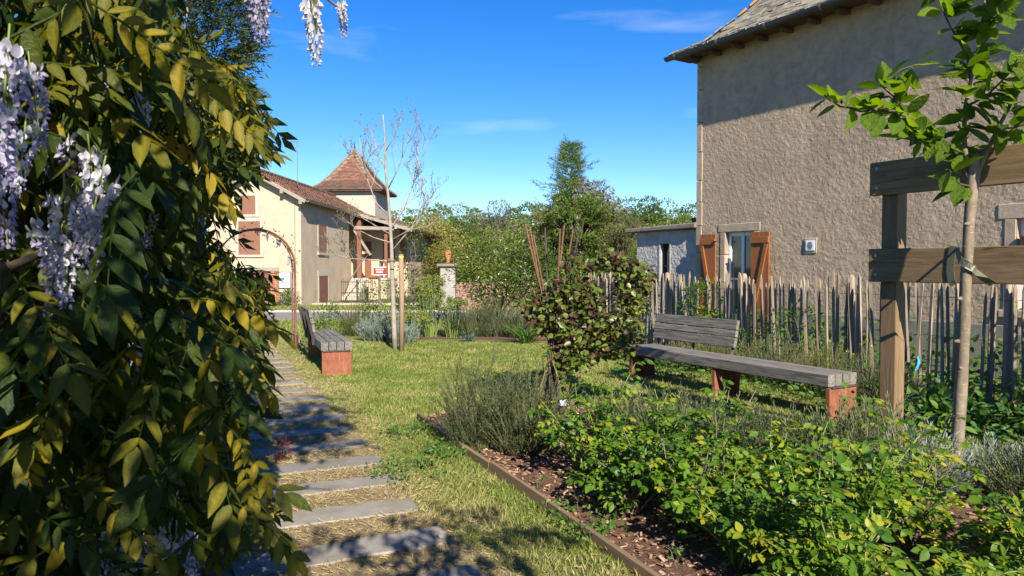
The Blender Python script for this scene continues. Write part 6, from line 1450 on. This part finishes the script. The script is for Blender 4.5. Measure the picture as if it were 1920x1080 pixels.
def trunk_mesh(h, c, r0, m, every=2):
    mb = MB().tube([(0, 0, -0.3), (0.05 * h * 0.2, 0, h * 0.4), (0, 0.02 * h, h * 0.8)], [r0, r0 * 0.8, r0 * 0.35], 7)
    for q in c[::every]: mb.tube([(0, 0, max(0.3, q[2] * 0.55)), (q[0] * 0.5, q[1] * 0.5, q[2] * 0.85), tuple(q)], [r0 * 0.4, r0 * 0.25, r0 * 0.08], 4)
    me = mb.mesh('trunk', True); me.materials.append(M[m]); return me
def bare_mesh(h, r, m, seed):
    r_ = random.Random(seed); mb = MB()
    def go(p, d, L, rad_, dep):
        q = [p]
        for s_ in range(3): d = (d + Vector((r_.gauss(0, 0.14), r_.gauss(0, 0.14), 0.05))).normalized(); q.append(q[-1] + d * L / 3)
        mb.tube(q, [rad_, rad_ * 0.85, rad_ * 0.7, rad_ * 0.5], 4 if dep else 6, False)
        if dep >= 4: return
        for k in range((7, 5, 4, 4)[dep]):
            f = r_.uniform(0.35, 1.0) * 3; j = min(int(f), 2); pp = q[j].lerp(q[j + 1], f - j); a = Vector((r_.gauss(0, 1), r_.gauss(0, 1), r_.gauss(0, 0.6))); go(pp, (d * 0.8 + a.normalized() * 0.75).normalized(), L * r_.uniform(0.42, 0.62), rad_ * 0.42, dep + 1)
    go(Vector((0, 0, -0.3)), Vector((0, 0, 1)), h * 0.55, 0.16, 0)
    me = mb.mesh('trunk'); me.materials.append(M[m]); return me
kinds = {}
def kind_(key, *a, **k):
    me, c = crown_mesh('crown', *a, **k); kinds[key] = (me, trunk_mesh(a[2], c, 0.06 * a[2] * 0.35 + 0.05, 'bark_dark'))
kind_('oak', 3.0, 1.0, 7.0, 26, 9500, (0.11, 0.24), 'oak_leaf', seed=1)
kind_('ash', 2.4, 1.2, 8.0, 24, 8000, (0.11, 0.23), 'olive_leaf', seed=2)
kind_('round', 2.2, 0.4, 5.0, 22, 8500, (0.10, 0.2), 'oak_leaf', seed=3)
kind_('willow', 2.4, 0.2, 7.0, 34, 9500, (0.10, 0.26), 'willow_leaf', seed=4, droop=1.0, t=SLIM)
kind_('scrub', 2.6, 0.0, 3.4, 26, 7000, (0.10, 0.22), 'olive_leaf', seed=5)
kind_('bright', 1.9, 1.0, 6.0, 22, 7500, (0.10, 0.2), 'shrub_leaf', seed=6)
kind_('feather', 1.9, 0.5, 7.5, 60, 9500, (0.07, 0.2), 'olive_leaf', seed=12, lobe=0.2, t=SLIM)
kind_('feather_green', 1.9, 0.5, 7.5, 60, 9500, (0.07, 0.2), 'shrub_leaf', seed=13, lobe=0.2, t=SLIM)
kind_('purple', 1.5, 1.5, 8.0, 30, 3400, (0.09, 0.17), 'purple_twig', seed=8, lobe=0.3)
bare = [bare_mesh(8, 2, 'grey_twig', 1), bare_mesh(7, 2, 'grey_twig', 2), bare_mesh(8, 2, 'purple_twig', 5)]
def place(key, label, px, ytop, Y, group=None, hw=None, name='tree', cat='tree', zb=None):
    """a tree whose top stands at pixel height ytop when it grows at distance Y"""
    g_ = at(px, 500, Y); zb = float(hill_z(g_.x, Y)) if (zb is None and Y > 56) else (zb or 0.0); zt = at(px, ytop, Y).z
    T_ = thing(name, label, cat, (g_.x, Y, zb), rnd.uniform(0, 6.28), group)
    H = {'oak': 7.6, 'ash': 8.6, 'round': 5.4, 'willow': 7.4, 'scrub': 3.8, 'bright': 6.5, 'purple': 8.3, 'feather': 7.7, 'feather_green': 7.7}[key]; s_ = (zt - zb) / H; w = hw or s_
    for nm, me in (('crown', kinds[key][0]), ('trunk', kinds[key][1])):
        o = bpy.data.objects.new(nm, me); COL.objects.link(o); o.parent = T_; o.scale = (w, w, s_)
    return T_
def place_bare(k, label, px, ytop, Y, w=1.0, group=None):
    g_ = at(px, 500, Y); zb = float(hill_z(g_.x, Y)) if Y > 56 else 0.0; zt = at(px, ytop, Y).z; T_ = thing('bare_tree', label, 'tree', (g_.x, Y, zb), rnd.uniform(0, 6.28), group)
    H = max(v.co.z for v in bare[k].vertices); s_ = (zt - zb) / H; o = bpy.data.objects.new('trunk', bare[k]); COL.objects.link(o); o.parent = T_; o.scale = (w * s_, w * s_, s_)
G_ = 'trees on the wooded hillside'
place('willow', 'tall yellowish drooping tree right behind the porch end of the cream house', 800, 372, 44, hw=0.95)
place('willow', 'yellow-olive drooping tree above the grey gate pier', 850, 425, 40, hw=0.8)
place('oak', 'rounded dark green tree on the skyline right of the yellowish tree', 862, 378, 82, G_)
place('ash', 'olive tree on the hillside left of the rounded skyline tree', 815, 388, 90, G_)
place('round', 'mid green tree low on the hill between the two skyline trees', 880, 420, 66, G_)
place_bare(0, 'bare grey tree on the skyline left of the dark wood', 918, 370, 78, 1.1, G_)
place_bare(1, 'bare grey tree on the hill with pale upright stems', 952, 378, 80, 1.0, G_)
place('oak', 'dark green wide tree on the skyline behind the bare grey tree', 955, 380, 95, G_, hw=1.3)
place('scrub', 'olive scrubby tree on the slope below the bare grey tree', 925, 430, 60, G_)
place('scrub', 'olive thicket on the slope above the glossy round shrub', 985, 425, 58, G_, hw=1.5)
place('ash', 'olive tree on the skyline left of the tall fir', 1000, 405, 70, G_)
place('oak', 'leafy tree on the skyline right of the tall fir', 1140, 385, 70, G_)
place('bright', 'bright green tree on the skyline left of the outbuilding roof', 1200, 352, 48)
place('ash', 'olive tree behind the bright skyline tree', 1235, 385, 60, G_)
place('round', 'rounded dark green tree just left of the rendered house corner', 1274, 374, 42)
place('scrub', 'olive bushes behind the outbuilding roof', 1180, 425, 36, hw=1.2)
place('scrub', 'olive bushes below the rounded dark tree by the house corner', 1250, 420, 34, hw=0.9)
place('oak', 'dark tree on the skyline left of the cream house, seen through leaves', 500, 345, 70, G_)
place('round', 'small dark treetop peeping over the tiled roof', 585, 338, 80, G_)
place('willow', 'yellowish tree between the fir and the glossy round shrub', 1020, 405, 36, hw=0.8)
place('willow', 'yellow-green loose tree below the purple-brown crown', 1110, 385, 33, hw=0.85)
place('round', 'dense green tree behind the glossy round shrub', 960, 440, 32)
place('bright', 'bright green tree behind the bundle of rods', 1150, 440, 28, hw=0.5)
place_bare(2, 'leafless thin tree among the purple-brown crowns', 1122, 330, 32, 0.9)
place_bare(2, 'leafless thin tree left of the outbuilding, low', 1165, 370, 33, 0.8)
place('feather', 'olive feathery tree in front of the tall fir, left side', 1038, 335, 29, hw=0.6)
place('feather', 'olive feathery tree below the purple-brown crowns', 1122, 328, 28.5, hw=0.65)
place('feather_green', 'light green airy tree directly in front of the tall fir', 1082, 298, 28, hw=0.75)
place('feather', 'low olive feathery tree behind the outbuilding end', 1165, 372, 27, hw=0.5)
place('purple', 'airy purple-brown tree just right of the tall fir', 1100, 288, 29, hw=0.75)
place('purple', 'smaller airy purple-brown tree further right of the tall fir', 1135, 312, 29.5, hw=0.7)
# fir
fy = 30; fb = at(1068, 500, fy); ft = at(1072, 272, fy).z
fir = thing('fir_tree', 'tall dark blue-green fir standing above the other trees', 'fir tree', (fb.x, fy, 0))
taper([(0, 0, -0.2), (0, 0, 3), (0.1, 0, ft - 0.1)], 0.14, 0.02, 7).build('trunk', 'bark_dark', fir)
pos = []; dr = []
for i in range(300):
    z = ft * (0.25 + 0.75 * (i / 300)); rr = (2.3 * (1 - z / ft) ** 0.85 + 0.12) * rnd.uniform(0.4, 1.25) * (0.8 + 0.35 * sin(z * 6.1)); a = i * 2.4 + rnd.uniform(-0.3, 0.3)
    for f in (0.2, 0.45, 0.7, 0.9, 1.0): pos.append((cos(a) * rr * f, sin(a) * rr * f, z + 0.45 * rr * f)); dr.append((cos(a + rnd.gauss(0, 0.5)), sin(a + rnd.gauss(0, 0.5)), 0.35 + rnd.gauss(0, 0.25)))
pos = np.array(pos); dr = np.array(dr); k = rng.integers(0, 3, len(pos))
stuff('crown', [scatter((SPR[q][0], SPR[q][1]), pos[k == q], basis(dr, np.array([0, 0, 1.0]) + 0 * dr)[k == q], rng.uniform(0.6, 1.1, (k == q).sum()), rng.random((k == q).sum()), SPR[q][2]) for q in range(3)], 'fir_leaf', fir)
# the wood itself, one mass
W_ = []; rr_ = np.random.default_rng(5)
n = 105000
cx = rr_.uniform(-170, 190, 420); cy = rr_.uniform(62, 190, 420); cz = hill_z(cx, cy); ch_ = rr_.uniform(2.5, 6.5, 420)
k = rr_.integers(0, 420, n); dd = unit(rr_.normal(size=(n, 3)) + np.array([0, -0.2, 0.4])); R0 = ch_[k] * 0.42
P = np.stack([cx[k], cy[k], cz[k] + ch_[k] * 0.5], -1) + dd * R0[:, None] * np.array([1.1, 1.1, 1.1]) * (rr_.uniform(0.5, 1, n) ** 0.4)[:, None]
col = np.clip(rr_.random(420)[k] * 0.7 + 0.3 * rr_.random(n), 0, 1); isol = (rr_.random(420) < 0.5)[k]
ax = unit(dd + rr_.normal(size=(n, 3)) * 0.6); R = basis(ax, dd + rr_.normal(size=(n, 3)) * 0.4); sc = rr_.uniform(0.32, 0.68, n)
tag(stuff('woods', [scatter(DIAMOND, P[isol], R[isol], sc[isol], col[isol])], 'olive_leaf'), 'olive part of the wooded hillside behind the village', 'woods')
tag(stuff('woods', [scatter(DIAMOND, P[~isol], R[~isol], sc[~isol], col[~isol])], 'oak_leaf'), 'green part of the wooded hillside behind the village', 'woods')
# wisteria sprigs on the arch
av = thing('arch_vine', 'thin young wisteria with small mauve flower tufts climbing the rusty arch', 'climber', AC, math.atan2(GR.y, GR.x))
vp = [(Rr + 0.02, 0.0, 0.0), (Rr + 0.05, 0.1, 0.5), (Rr - 0.02, -0.1, 1.0), (Rr + 0.03, 0.05, 1.5)] + [(Rr * cos(a) + 0.02 * sin(a * 9), 0.08 * sin(a * 7), 1.5 + (Rr + 0.02) * sin(a)) for a in (0.3, 0.6, 0.9, 1.2, 1.5, 1.9, 2.4)]
MB().tube(vp, 0.008, 5).build('stem', 'bark_twig', av)
for i in range(9):
    j = rnd.randrange(3, len(vp)); o = bpy.data.objects.new('flower_cluster', rm[4]); COL.objects.link(o); o.parent = av; s_ = rnd.uniform(0.6, 1.0); o.scale = (s_,) * 3; o.location = (vp[j][0] * 0.97 + rnd.uniform(-0.05, 0.02), vp[j][1], vp[j][2] - 0.03)
pos = np.array([vp[rnd.randrange(3, len(vp))] for _ in range(130)]) + rng.normal(size=(130, 3)) * 0.09; d = sphere_dirs(130)
stuff('foliage', [scatter(LEAF, pos, basis(d, rng.normal(size=d.shape) + np.array([0, 0, 1.0])), rng.uniform(0.03, 0.07, 130), rng.random(130))], 'russet_leaf', av)
